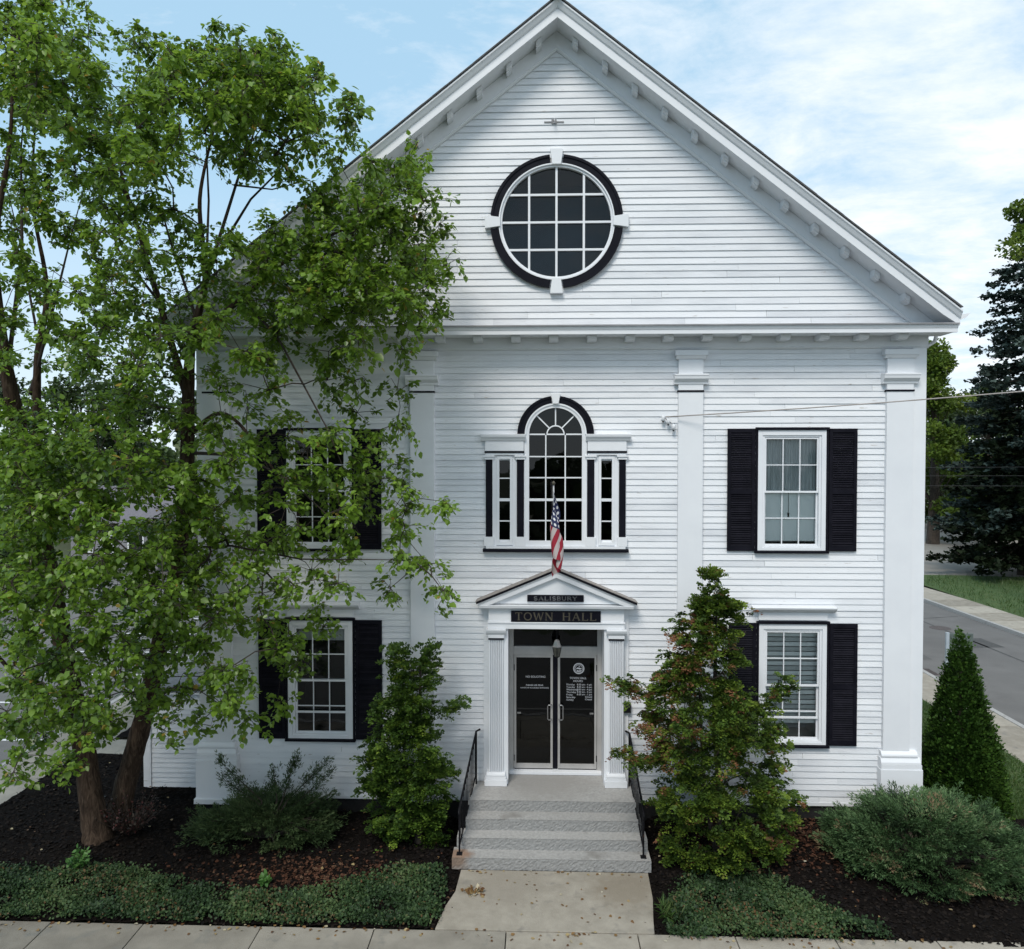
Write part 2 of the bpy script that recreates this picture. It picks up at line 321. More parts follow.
# ------------------------------------------------------------------ mesh helpers
class MB:
    """collects shapes, then links them as one mesh object"""
    def __init__(s): s.v = []; s.f = []; s.t = []
    def add(s, verts, faces, tint=0.5):
        o = len(s.v)
        s.v.extend(verts)
        s.f.extend([tuple(i + o for i in f) for f in faces])
        s.t.extend([tint] * len(verts))
    def box(s, x0, x1, y0, y1, z0, z1, tint=0.5):
        v = [(x, y, z) for z in (z0, z1) for y in (y0, y1) for x in (x0, x1)]
        s.add(v, [(0, 2, 3, 1), (4, 5, 7, 6), (0, 1, 5, 4), (2, 6, 7, 3), (0, 4, 6, 2), (1, 3, 7, 5)], tint)
    def loft(s, rings, caps=True, tint=0.5, closed=True):
        n = len(rings[0]); v = [p for r in rings for p in r]; f = []
        for i in range(len(rings) - 1):
            for j in range(n if closed else n - 1):
                k = (j + 1) % n
                f.append((i * n + j, i * n + k, (i + 1) * n + k, (i + 1) * n + j))
        if caps and closed:
            f.append(tuple(range(n - 1, -1, -1))); f.append(tuple((len(rings) - 1) * n + j for j in range(n)))
        s.add(v, f, tint)
    def prism_x(s, prof, x0, x1, tint=0.5):        # profile (y, z) run along X
        s.loft([[(x, y, z) for y, z in prof] for x in (x0, x1)], True, tint)
    def prism_y(s, prof, y0, y1, tint=0.5):        # profile (x, z) run along Y
        s.loft([[(x, y, z) for x, z in prof] for y in (y0, y1)], True, tint)
    def prism_z(s, prof, z0, z1, tint=0.5):        # profile (x, y) run along Z
        s.loft([[(x, y, z) for x, y in prof] for z in (z0, z1)], True, tint)
    def tube(s, pts, rad, n=8, caps=True, tint=0.5):
        pts = [Vector(p) for p in pts]
        if isinstance(rad, (int, float)): rad = [rad] * len(pts)
        rad = [float(q) for q in rad]
        rings = []; up = Vector((0.13, 0.31, 0.94))
        for i, p in enumerate(pts):
            d = (pts[min(i + 1, len(pts) - 1)] - pts[max(i - 1, 0)])
            d = d.normalized() if d.length > 1e-9 else Vector((0, 0, 1))
            a = d.cross(up)
            if a.length < 0.05: a = d.cross(Vector((1, 0, 0)))
            a.normalize(); b = d.cross(a)
            rings.append([tuple(p + rad[i] * (math.cos(2 * math.pi * j / n) * a + math.sin(2 * math.pi * j / n) * b)) for j in range(n)])
        s.loft(rings, caps, tint)
    def arc_band(s, cx, cz, r0, r1, y0, y1, a0, a1, n=40):     # flat ring sector facing -Y
        rings = []
        for i in range(n + 1):
            a = a0 + (a1 - a0) * i / n
            c, q = math.cos(a), math.sin(a)
            rings.append([(cx + r0 * c, y0, cz + r0 * q), (cx + r1 * c, y0, cz + r1 * q), (cx + r1 * c, y1, cz + r1 * q), (cx + r0 * c, y1, cz + r0 * q)])
        full = abs(a1 - a0 - 2 * math.pi) < 1e-6
        s.loft(rings, not full)
    def disc(s, cx, cz, r, y, a0=0, a1=2 * math.pi, n=48):
        full = abs(a1 - a0 - 2 * math.pi) < 1e-6
        m = n if full else n + 1
        s.add([(cx + r * math.cos(a0 + (a1 - a0) * i / n), y, cz + r * math.sin(a0 + (a1 - a0) * i / n)) for i in range(m)], [tuple(range(m))])
    def build(s, name, mat, parent=None, smooth=False, bevel=0.0):
        me = bpy.data.meshes.new(name)
        me.from_pydata(s.v, [], s.f)
        a = me.attributes.new('tint', 'FLOAT', 'POINT')
        a.data.foreach_set('value', np.array(s.t, dtype=np.float32))
        me.materials.append(MATS[mat])
        if smooth: me.polygons.foreach_set('use_smooth', [True] * len(me.polygons))
        me.update()
        o = bpy.data.objects.new(name, me)
        COL.objects.link(o)
        if parent: o.parent = parent
        if bevel:
            bv = o.modifiers.new('bevel', 'BEVEL'); bv.width = bevel; bv.segments = 2; bv.limit_method = 'ANGLE'; bv.angle_limit = R(50)
        return o

def tag(o, label=None, cat=None, group=None, kind=None):
    if label: o['label'] = label
    if cat: o['category'] = cat
    if group: o['group'] = group
    if kind: o['kind'] = kind
    return o

def thing(name, loc, label, cat, group=None):
    """an Empty at the base; parts are built in world coordinates relative to it through its inverse"""
    o = bpy.data.objects.new(name, None)
    COL.objects.link(o)
    o.empty_display_size = 0.2
    tag(o, label, cat, group)
    return o

def obj(mb, name, mat, parent=None, **k): return mb.build(name, mat, parent, **k)

LEAF = (np.array([(0, 0, 0), (.36, .30, .05), (.28, .66, .03), (0, 1, -.06), (-.28, .66, .03), (-.36, .30, .05)]), [(0, 1, 2, 3), (0, 3, 4, 5)])
SCALE = (np.array([(-.32, 0, 0), (.32, 0, 0), (.42, .62, .08), (0, 1, 0), (-.42, .62, .08)]), [(0, 1, 2, 3, 4)])
NEEDLE = (np.array([(-.14, 0, 0), (.14, 0, 0), (.10, .7, .05), (0, 1, 0), (-.10, .7, .05)]), [(0, 1, 2, 3, 4)])
BLADE = (np.array([(-.05, 0, 0), (.05, 0, 0), (.03, .6, .10), (0, 1, .3)]), [(0, 1, 2, 3)])
CHIP = (np.array([(-.35, 0, 0), (.35, .1, .05), (.28, 1, 0), (-.25, .9, .05)]), [(0, 1, 2, 3)])
TUFT = (np.array([(0, 0, 0), (.34, .18, .1), (.2, .55, 0), (.42, .8, -.1), (0, 1, .05), (-.38, .82, .1), (-.2, .5, 0), (-.36, .2, -.1)]), [(0, 1, 2, 3, 4), (0, 4, 5, 6, 7)])

def unit(a):
    return a / np.maximum(np.linalg.norm(a, axis=-1, keepdims=True), 1e-9)

def foliage(name, mat, parent, P, D, Nn, S, tint, tmpl):
    """one mesh of many leaves: position, long axis, face normal, size, tint"""
    tv, tf = tmpl
    P = np.asarray(P, float); D = unit(np.asarray(D, float)); Nn = np.asarray(Nn, float)
    A = unit(np.cross(D, Nn) + 1e-6); Nn = np.cross(A, D)
    S = np.asarray(S, float)[:, None, None]
    V = P[:, None, :] + S * (tv[None, :, 0, None] * A[:, None, :] + tv[None, :, 1, None] * D[:, None, :] + tv[None, :, 2, None] * Nn[:, None, :])
    n, k = len(P), len(tv)
    loops = np.concatenate([np.concatenate([(np.array(f)[None, :] + k * np.arange(n)[:, None]) for f in tf], axis=1).reshape(-1)])
    per = np.array([len(f) for f in tf]); sizes = np.tile(per, n)
    me = bpy.data.meshes.new(name)
    me.vertices.add(n * k); me.vertices.foreach_set('co', V.reshape(-1).astype(np.float32))
    me.loops.add(len(loops)); me.loops.foreach_set('vertex_index', loops.astype(np.int32))
    me.polygons.add(len(sizes)); me.polygons.foreach_set('loop_start', (np.cumsum(sizes) - sizes).astype(np.int32))
    me.polygons.foreach_set('loop_total', sizes.astype(np.int32))
    a = me.attributes.new('tint', 'FLOAT', 'POINT')
    a.data.foreach_set('value', np.repeat(np.clip(tint, 0, 1), k).astype(np.float32))
    me.materials.append(MATS[mat])
    me.update(calc_edges=True); me.validate()
    o = bpy.data.objects.new(name, me); COL.objects.link(o)
    if parent: o.parent = parent
    return o
rn = lambda *s: RNG.normal(size=s)
ru = lambda a, b, *s: RNG.uniform(a, b, size=s)

def at_base(root, loc):
    """move the Empty to its base without moving its parts"""
    root.location = loc
    for c in root.children:
        c.location = Vector(c.location) - Vector(loc)

def sheet(name, poly, z, mat, kind='structure', thick=0.0):
    m = MB()
    if thick: m.prism_z(poly, z - thick, z)
    else: m.add([(x, y, z) for x, y in poly], [tuple(range(len(poly)))])
    return tag(m.build(name, mat), kind=kind)
# ------------------------------------------------------------------ ground, pavements, streets
sheet('ground', [(-700, -400), (700, -400), (700, 900), (-700, 900)], -0.24, 'field')
sheet('left_street', [(-26, -60), (-12.95, -60), (-12.95, 120), (-26, 120)], -0.13, 'asphalt')
sheet('front_street', [(-12.95, -16), (12.7, -16), (12.7, -5.65), (-12.95, -5.65)], -0.134, 'asphalt')
# right-hand street: straight past the building, then bending away to the right
sheet('right_street', [(12.72, -60), (19.25, -60), (19.3, 17), (19.05, 24), (18.2, 32), (16.5, 44), (13.5, 60), (6, 62), (9.6, 44), (11.3, 30), (12.4, 18), (12.72, 8)], -0.13, 'asphalt')
sheet('driveway', [(19.2, 33.2), (40, 30.5), (52, 44), (46, 70), (18, 66), (17.8, 40)], -0.115, 'drive_asphalt')
sheet('lawn', [(7.1, 0.12), (11.0, 0.12), (10.95, 30), (7.1, 30)], 0.06, 'lawn')
sheet('grass_verge', [(21.4, 16), (60, 16), (60, 28), (40, 29.8), (25, 32.3), (21.2, 32.5)], -0.02, 'lawn')
sheet('grass_bank', [(21.6, -30), (60, -30), (60, 15.9), (21.6, 15.9)], -0.03, 'lawn')

def slabs(name, cells, mat, z=0.0, th=0.2):
    m = MB()
    for (x0, x1, y0, y1) in cells:
        g = 0.008
        m.box(x0 + g, x1 - g, y0 + g, y1 - g, z - th, z + random.uniform(-.004, .004), random.random())
    return tag(m.build(name, mat, bevel=0.006), kind='structure')
JX = [-13.0, -11.2, -9.3, -7.9, -6.45, -4.6, -2.85, -0.83, 1.16, 2.62, 4.1, 5.6, 7.1, 8.6, 10.1, 11.2, 12.5]
slabs('sidewalk', [(JX[i], JX[i + 1], -5.3, -3.53) for i in range(7, len(JX) - 1)], 'concrete')
slabs('worn_sidewalk', [(JX[i], JX[i + 1], -5.3, -3.53) for i in range(0, 7)], 'concrete_old')
slabs('side_path', [(-12.78, -11.28, -3.5 + 1.6 * k, -3.5 + 1.6 * (k + 1)) for k in range(4)] + [(-12.78, -11.2, 2.9 + 1.6 * k, 2.9 + 1.6 * (k + 1)) for k in range(20)], 'concrete_old')
slabs('wing_path', [(-11.2, -10.0, 2.72, 4.0), (-10.0, -8.85, 2.72, 4.0)], 'concrete_old')
slabs('near_sidewalk', [(11.0, 12.52, -3.5 + 1.55 * k, -3.5 + 1.55 * (k + 1)) for k in range(24)], 'concrete')
far = MB()
cl = [(19.45, -30), (19.5, 16), (19.3, 24), (18.6, 32), (17.0, 43)]
wd = 1.95
for i in range(len(cl) - 1):
    (xa, ya), (xb, yb) = cl[i], cl[i + 1]
    n = max(1, int((yb - ya) / 1.6))
    for k in range(n):
        t0, t1 = k / n, (k + 1) / n - .008
        p = [(xa + (xb - xa) * t0, ya + (yb - ya) * t0), (xa + (xb - xa) * t0 + wd, ya + (yb - ya) * t0 + .1), (xa + (xb - xa) * t1 + wd, ya + (yb - ya) * t1 + .1), (xa + (xb - xa) * t1, ya + (yb - ya) * t1)]
        far.prism_z(p, -0.2, 0.0, random.random())
tag(far.build('far_sidewalk', 'concrete'), kind='structure')
m = MB()
m.box(-12.95, -12.79, -5.2, 110, -.24, .012); tag(m.build('left_kerb', 'granite', bevel=.02), kind='structure')
m = MB()
m.box(-12.78, 12.5, -5.5, -5.31, -.24, .012); tag(m.build('front_kerb', 'granite', bevel=.02), kind='structure')
m = MB()
m.box(12.53, 12.7, -5.2, 33.6, -.24, .012); tag(m.build('near_kerb', 'granite', bevel=.02), kind='structure')
m = MB()
for i in range(len(cl) - 1):
    (xa, ya), (xb, yb) = cl[i], cl[i + 1]
    m.prism_z([(xa - .17, ya), (xa - .01, ya), (xb - .01, yb), (xb - .17, yb)], -.24, .012)
tag(m.build('far_kerb', 'granite'), kind='structure')
m = MB()
for k in range(9):
    y = 4.2 + 2.95 * k
    m.add([(-18.2, y - .055, -.125), (-13.15, y - .055, -.125), (-13.15, y + .055, -.125), (-18.2, y + .055, -.125)], [(0, 1, 2, 3)])
tag(m.build('parking_lines', 'road_paint'), kind='structure')
MHX, MHY = 16.84, 18.2
m = MB(); m.prism_z([(MHX + .42 * math.cos(a * math.pi / 12), MHY + .42 * math.sin(a * math.pi / 12)) for a in range(24)], -.14, -.122)
tag(m.build('manhole_cover', 'iron_cover'), 'round rusty manhole cover in the grey road on the right', 'manhole cover')
m = MB()
m.box(12.75, 13.15, 11.0, 11.8, -.14, -.122)
for i in range(6): m.box(12.79 + .06 * i, 12.82 + .06 * i, 11.06, 11.74, -.121, -.112)
tag(m.build('storm_drain', 'iron_cover'), 'dark iron drain grate beside the near kerb', 'drain')

# worn asphalt: darker filled trenches and tar lines in the right-hand road
def patch(name, poly, mat): 
    return sheet(name, poly, -.1255, mat)
patch('road_patch', [(16.4, 14.8), (17.6, 14.9), (17.5, 16.4), (16.3, 16.2)], 'tar')
patch('road_patch', [(13.2, 13.0), (13.9, 13.0), (14.0, 17.5), (13.4, 17.6)], 'asphalt_patch')
patch('road_patch', [(12.9, 4.0), (19.0, 4.8), (19.0, 5.4), (12.9, 4.7)], 'asphalt_patch')
patch('road_patch', [(17.2, 6.0), (17.28, 6.0), (17.0, 15.0), (16.6, 24.0), (16.5, 24.0), (16.9, 15.0)], 'tar')
patch('road_patch', [(15.0, 19.5), (18.9, 20.6), (18.9, 20.68), (15.0, 19.6)], 'tar')
# entrance walk between the beds
m = MB(); m.prism_z([(-1.92, -3.515), (-1.83, -2.9), (-1.72, -2.5), (-1.69, -1.83), (1.56, -1.83), (1.53, -2.6), (1.45, -3.2), (1.42, -3.515)], -.2, .006); tag(m.build('entrance_walk', 'concrete', bevel=.006), kind='structure')

def bed(name, poly, hfun, redfun, step=0.13):
    """mulched bed as a bumpy sheet filling the polygon"""
    xs = [p[0] for p in poly]; ys = [p[1] for p in poly]
    X = np.arange(min(xs), max(xs) + step, step); Yy = np.arange(min(ys), max(ys) + step, step)
    def inside(x, y):
        c = False
        for i in range(len(poly)):
            (x0, y0), (x1, y1) = poly[i], poly[i - 1]
            if (y0 > y) != (y1 > y) and x < (x1 - x0) * (y - y0) / (y1 - y0) + x0: c = not c
        return c
    idx = {}; v = []; f = []
    for i in range(len(X) - 1):
        for j in range(len(Yy) - 1):
            if inside(X[i] + step / 2, Yy[j] + step / 2):
                q = []
                for a, b in ((i, j), (i + 1, j), (i + 1, j + 1), (i, j + 1)):
                    if (a, b) not in idx:
                        idx[(a, b)] = len(v)
                        v.append((X[a], Yy[b], hfun(X[a], Yy[b]) + random.uniform(-.018, .018)))
                    q.append(idx[(a, b)])
                f.append(tuple(q))
    m = MB(); m.add(v, f)
    return tag(m.build(name, 'mulch', smooth=True), kind='structure'), inside
def hbed(x, y):
    t = min(1, max(0, (y + 3.5) / 2.2))
    d = max(0.0, max(x - 1.62, -1.88 - x))          # falls away under the edge of the walk
    return min(0.13 * t, -0.035 + .55 * d)
BL = [(-11.22, -3.5), (-1.6, -3.5), (-1.6, -1.7), (-1.6, 0.1), (-7.0, 0.1), (-7.0, 1.3), (-8.85, 1.3), (-8.85, 2.7), (-11.3, 2.7)]
BR = [(1.3, -3.5), (10.4, -3.65), (10.9, -2.2), (10.9, 0.1), (1.4, 0.1), (1.4, -1.7)]
_, inL = bed('planting_bed', BL, hbed, None)
_, inR = bed('right_planting_bed', BR, hbed, None)
BB = [(-11.15, 4.05), (-8.9, 4.05), (-8.9, 7.5), (-11.15, 7.5)]
bed('back_planting_bed', BB, lambda x, y: .05, None)
BK = [(7.0, 0.1), (11.0, 0.1), (11.0, -0.3), (7.0, -0.3)]
def redness(x, y):
    a = math.exp(-(((x + 4.3) / 1.5) ** 2 + ((y + 2.25) / .55) ** 2)) + math.exp(-(((x - 4.25) / 1.5) ** 2 + ((y + .75) / .95) ** 2))
    return min(1, a)
def scatter_chips():
    P = []; T = []
    while len(P) < 30000:
        x = random.uniform(-11.3, 10.9); y = random.uniform(-3.6, 2.7)
        if not (inL(x, y) or inR(x, y)): continue
        r = redness(x, y)
        if random.random() > .45 + .55 * r: continue
        P.append((x, y, hbed(x, y) + random.uniform(0, .02)))
        T.append(random.uniform(.55, 1.0) if random.random() < r else random.uniform(0, .5) ** 1.3)
    n = len(P)
    D = np.stack([rn(n), rn(n), .15 * rn(n)], 1); N_ = np.stack([.4 * rn(n), .4 * rn(n), np.ones(n)], 1)
    o = foliage('mulch_chips', 'chip', None, P, D, N_, ru(.03, .075, n), np.array(T), CHIP)
    tag(o, 'loose black and reddish bark mulch chips strewn over the planting beds', 'mulch', kind='stuff')
scatter_chips()
def scatter_litter():
    P = []
    while len(P) < 420:
        k = random.random()
        if k < .6:
            x = random.uniform(-11.2, 10.5); y = random.uniform(-3.5, 2.6)
            if not (inL(x, y) or inR(x, y)): continue
            z = hbed(x, y) + .035
        elif k < .88:
            x = random.uniform(-11, 6); y = -3.53 - abs(random.gauss(0, .13)); z = .012
        else:
            x = random.uniform(-1.7, 1.4); y = random.choice([random.uniform(-3.4, -1.85), -1.85 - abs(random.gauss(0, .06))]); z = .016
        P.append((x, y, z))
    n = len(P)
    D = np.stack([rn(n), rn(n), .1 * rn(n)], 1); N_ = np.stack([.3 * rn(n), .3 * rn(n), np.ones(n)], 1)
    o = foliage('fallen_leaves', 'litter', None, P, D, N_, ru(.035, .075, n), ru(0, 1, n), LEAF)
    tag(o, 'small dry yellow and brown leaves fallen on the beds and pavement', 'fallen leaves', kind='stuff')
scatter_litter()

# ------------------------------------------------------------------ the town hall
HALL = thing('town_hall', (0, 0, 0), 'white clapboard hall with a tall gable, round attic window and black shutters', 'building')
W = 7.09            # half width
DEPTH = 19.0
SL = 0.78           # rake slope

def courses(mb, org, u, nrm, z0, z1, exp, ext, openings=()):
    """lapped clapboards: each board a sloping face and a lower lip, cut round the openings"""
    u = np.array(u, float); nrm = np.array(nrm, float); org = np.array(org, float)
    z = z0
    while z < z1 - 1e-4:
        zt = min(z + exp, z1)
        a0, b0 = ext(z); a1, b1 = ext(zt)
        zm = (z + zt) / 2
        cuts = sorted([c for c in (o(zm) for o in openings) if c])
        segs = []; s = None
        lo = min(a0, a1); hi = max(b0, b1)
        cur = lo
        for c0, c1 in cuts:
            if c0 > cur: segs.append((cur, min(c0, hi)))
            cur = max(cur, c1)
        if cur < hi: segs.append((cur, hi))
        for (p, q) in segs:
            if q - p < 0.01: continue
            x = p
            while x < q - 1e-6:
                L_ = random.uniform(2.2, 4.6)
                e = q if q - x - L_ < .8 else x + L_
                dz = random.uniform(-.0035, .0035); lip = .023 + random.uniform(-.003, .003)
                def pt(uu, zz_, off): 
                    v = org + u * uu + nrm * off
                    return (v[0], v[1], v[2] + zz_)
                def cl_(uu, top): return min(max(uu, a1 if top else a0), b1 if top else b0)
                xa0, xb0, xa1, xb1 = cl_(x, 0), cl_(e, 0), cl_(x, 1), cl_(e, 1)
                mb.add([pt(xa0, z + dz + .014, .003), pt(xb0, z + dz + .014, .003), pt(xa0, z + dz, lip), pt(xb0, z + dz, lip), pt(xa1, zt + .018, .002), pt(xb1, zt + .018, .002)],
                       [(0, 1, 3, 2), (2, 3, 5, 4)], random.random())
                x = e + (random.choice((.001, .002, .004)) if e < q else 0)
        z = zt

def rect_open(x0, x1, z0, z1): return lambda z: (x0, x1) if z0 < z < z1 else None
RZ = 11.77           # round window centre
def round_open(z):
    d = abs(z - RZ)
    return (-math.sqrt(1.15 ** 2 - d * d), math.sqrt(1.15 ** 2 - d * d)) if d < 1.15 else None
def arch_open(z):
    d = z - 7.66
    if 5.5 < z <= 7.66: return (-.55, .55)
    if 0 < d < .62: return (-math.sqrt(.62 ** 2 - d * d), math.sqrt(.62 ** 2 - d * d))
LX, RX = -4.675, 4.55
OPEN = [rect_open(LX - .6, LX + .6, 5.46, 7.68), rect_open(RX - .6, RX + .6, 5.46, 7.68), rect_open(LX - .6, LX + .6, 1.66, 3.92), rect_open(RX - .6, RX + .6, 1.66, 3.92),
        arch_open, rect_open(-1.13, -.87, 5.52, 7.2), rect_open(.87, 1.13, 5.52, 7.2), rect_open(-1.0, 1.0, 0.3, 3.95)]
m = MB()
courses(m, (0, 0, 0), (1, 0, 0), (0, -1, 0), 0.47, 9.34, 0.1215, lambda z: (-W + .02, W - .02), OPEN)
obj(m, 'front_wall', 'clapboard_paint', HALL)
m = MB()
courses(m, (0, 0, 0), (1, 0, 0), (0, -1, 0), 9.66, 15.05, 0.1285, lambda z: (-max(.001, (15.06 - z) / SL), max(.001, (15.06 - z) / SL)), [round_open])
obj(m, 'gable_wall', 'clapboard_paint', HALL)
for sgn in (-1, 1):
    m = MB()
    courses(m, (sgn * W, 0, 0), (0, 1, 0), (sgn, 0, 0), 0.47, 9.9, 0.1215, lambda z: (.3, DEPTH))
    obj(m, 'side_wall', 'clapboard_paint', HALL)
m = MB(); m.add([(-W, DEPTH, 0), (W, DEPTH, 0), (W, DEPTH, 9.9), (0, DEPTH, 15.4), (-W, DEPTH, 9.9)], [(0, 1, 2, 3, 4)])
obj(m, 'back_wall', 'clapboard_paint', HALL)
m = MB()
m.box(-W + .06, -1.0, .02, .3, -.2, .466); m.box(1.0, W - .06, .02, .3, -.2, .466)
m.box(-W + .06, -W + .36, .31, DEPTH, -.2, .466); m.box(W - .36, W - .06, .31, DEPTH, -.2, .466)
obj(m, 'foundation', 'foundation', HALL)
# water table board at the foot of the siding
for a, b in ((-6.3, -1.43), (1.43, 6.28)):
    m = MB(); m.box(a, b, -.028, -.002, .405, .468)
    obj(m, 'skirt_board', 'white_paint', HALL)

# --- corner pilasters and inner pilasters
def pilaster(x0, x1, corner=0):
    cx = (x0 + x1) / 2; hw = (x1 - x0) / 2
    zb = 0.40
    m = MB()
    m.box(x0, x1, -.105, -.001, 1.54, 9.10, .4)
    o = obj(m, 'pilaster', 'white_paint', HALL, bevel=.004)
    m = MB()
    # top block, neck and astragal
    m.box(cx - hw - .075, cx + hw + .075, -.175, -.002, 9.17, 9.27)
    m.prism_x([(-.002, 9.105), (-.12, 9.105), (-.165, 9.168), (-.002, 9.168)], cx - hw - .05, cx + hw + .05)
    m.prism_x([(-.002, 8.62), (-.118, 8.62), (-.125, 8.66), (-.19, 8.72), (-.20, 8.775), (-.21, 8.78), (-.21, 8.81), (-.002, 8.82)], cx - hw - .085, cx + hw + .085)
    obj(m, 'capital', 'white_paint', o, bevel=.003)
    m = MB(); m.box(x0 - .012, x1 + .012, -.118, -.002, 8.47, 8.505)
    obj(m, 'band', 'black_paint', o)
    if corner:
        # moulded base on a tall plinth
        bx0, bx1 = (x0 - .075, W - .055) if corner > 0 else (-W - .045, x1 + .13)
        m = MB()
        m.box(bx0, bx1, -.20, -.002, .44 if corner < 0 else .30, 1.205)
        m.box(bx0 + .012, bx1 - .01, -.185, -.002, 1.207, 1.29)
        m.prism_x([(-.002, 1.292), (-.185, 1.292), (-.18, 1.34), (-.14, 1.42), (-.002, 1.42)], bx0 + .012, bx1 - .03)
        m.prism_x([(-.002, 1.422), (-.15, 1.422), (-.158, 1.455), (-.15, 1.485), (-.108, 1.538), (-.002, 1.538)], bx0 + .03, bx1 - .08 if corner > 0 else bx1 - .06)
        if corner < 0: m.box(bx0 - .03, bx1 + .015, -.235, -.002, .34, .438)
        obj(m, 'base', 'white_paint', o, bevel=.003)
    else:
        m = MB(); m.box(x0 - .03, x1 + .03, -.135, -.002, .40, 1.2); m.box(x0 - .015, x1 + .015, -.12, -.002, 1.202, 1.53)
        obj(m, 'base', 'white_paint', o, bevel=.003)
pilaster(-2.855, -2.385); pilaster(2.355, 2.83)
pilaster(-6.965, -6.44, -1); pilaster(6.315, 6.815, 1)
m = MB(); m.box(6.817, 7.075, -.055, .25, .42, 9.30, .6); obj(m, 'corner_board', 'white_paint', HALL, bevel=.004)
m = MB(); m.box(-7.11, -6.967, -.055, .25, 1.21, 9.30, .6); obj(m, 'corner_board', 'white_paint', HALL, bevel=.004)

# --- frieze, cornice and modillions
m = MB()
m.box(-7.10, 7.10, -.062, .0, 9.335, 9.53)
m.prism_x([(0, 9.30), (-.045, 9.30), (-.075, 9.333), (0, 9.333)], -7.11, 7.11)
obj(m, 'frieze', 'white_paint', HALL)
m = MB()
m.prism_x([(.02, 9.532), (-.55, 9.532), (-.55, 9.515), (-.60, 9.515), (-.60, 9.59), (-.61, 9.595), (-.63, 9.645), (-.63, 9.66), (.02, 9.665)], -7.36, 7.36)
obj(m, 'cornice', 'white_paint', HALL)
m = MB(); m.prism_x([(-.02, 9.70), (-.635, 9.668), (-.655, 9.655), (-.655, 9.672), (-.64, 9.685), (-.02, 9.725)], -7.37, 7.37)
obj(m, 'cornice_flashing', 'flashing', HALL)
for k in range(-9, 10):
    x = .7255 * k - .055
    m = MB()
    m.prism_x([(-.064, 9.43), (-.35, 9.43), (-.40, 9.45), (-.415, 9.48), (-.415, 9.531), (-.064, 9.531)], x - .088, x + .088)
    obj(m, 'modillion', 'white_paint', HALL, bevel=.004)

def rake(mb, prof, za, xe, m_=SL, zmin=None, n=24, side=0):
    """a moulding profile (y, dz) run up one slope of a gable and down the other"""
    xs = [-xe + 2 * xe * i / (2 * n) for i in range(2 * n + 1)]
    if side < 0: xs = xs[:n + 1]
    if side > 0: xs = xs[n:]
    rings = []
    for x in xs:
        zb = za - m_ * abs(x)
        rings.append([(x, y, max(zb + dz, zmin) if zmin else zb + dz) for y, dz in prof])
    mb.loft(rings, True)
ZA = 15.685
m = MB()
rake(m, [(.0, -.265), (-.56, -.265), (-.56, -.315), (-.60, -.315), (-.60, -.155), (-.615, -.15), (-.63, -.135), (-.665, -.07), (-.69, -.045), (-.69, -.012), (0, -.012)], ZA, 7.40, zmin=9.64)
obj(m, 'raking_cornice', 'white_paint', HALL)
m = MB()
rake(m, [(0.0, -.27), (-.05, -.27), (-.05, -.565), (-.075, -.57), (-.085, -.595), (-.06, -.64), (0, -.64)], ZA, 7.2, zmin=9.63)
obj(m, 'raking_frieze', 'white_paint', HALL)
for k in range(12):
    for sgn in (-1, 1):
        xc = sgn * (.345 + .568 * k)
        m = MB()
        prof = [(-.052, -.271), (-.29, -.271), (-.29, -.345), (-.275, -.365), (-.25, -.375), (-.25, -.40), (-.052, -.40)]
        rings = []
        for x in (xc - .05, xc + .05):
            zb = ZA - SL * abs(x)
            rings.append([(x, y, zb + dz) for y, dz in prof])
        m.loft(rings)
        obj(m, 'rake_modillion', 'white_paint', HALL, bevel=.004)
for sgn in (-1, 1):
    m = MB()
    a = (0, ZA + .012); b = (sgn * 7.36, ZA + .012 - SL * 7.36)
    prof = [a, b, (b[0], b[1] + .012), (a[0], a[1] + .012)]
    m.prism_y(prof, -.715, DEPTH + .5)
    # ragged shingle edge
    x = 0.0
    while x < 7.3:
        w_ = random.uniform(.14, .3)
        z_ = ZA + .026 - SL * x
        h_ = random.uniform(.004, .012)
        m.add([(sgn * x, yy, z_ - SL * dx + hh) for yy in (-.722, -.45) for dx, hh in ((0, 0), (0, h_))] + [(sgn * (x + w_), yy, z_ - SL * w_ + hh) for yy in (-.722, -.45) for hh in (0, h_)],
              [(0, 4, 5, 1), (1, 5, 7, 3), (0, 2, 6, 4), (2, 3, 7, 6), (0, 1, 3, 2), (4, 6, 7, 5)])
        x += w_
    obj(m, 'roof', 'shingle', HALL)
m = MB(); m.prism_y([(-.14, ZA - .05), (.14, ZA - .05), (.14, ZA - .02), (0, ZA + .085), (-.14, ZA - .02)], -.75, -.5)
m.prism_y([(-.16, ZA - .07), (0, ZA + .06), (.16, ZA - .07), (.16, ZA - .03), (0, ZA + .10), (-.16, ZA - .03)], -.49, DEPTH + .5)
obj(m, 'ridge_cap', 'flashing', HALL)
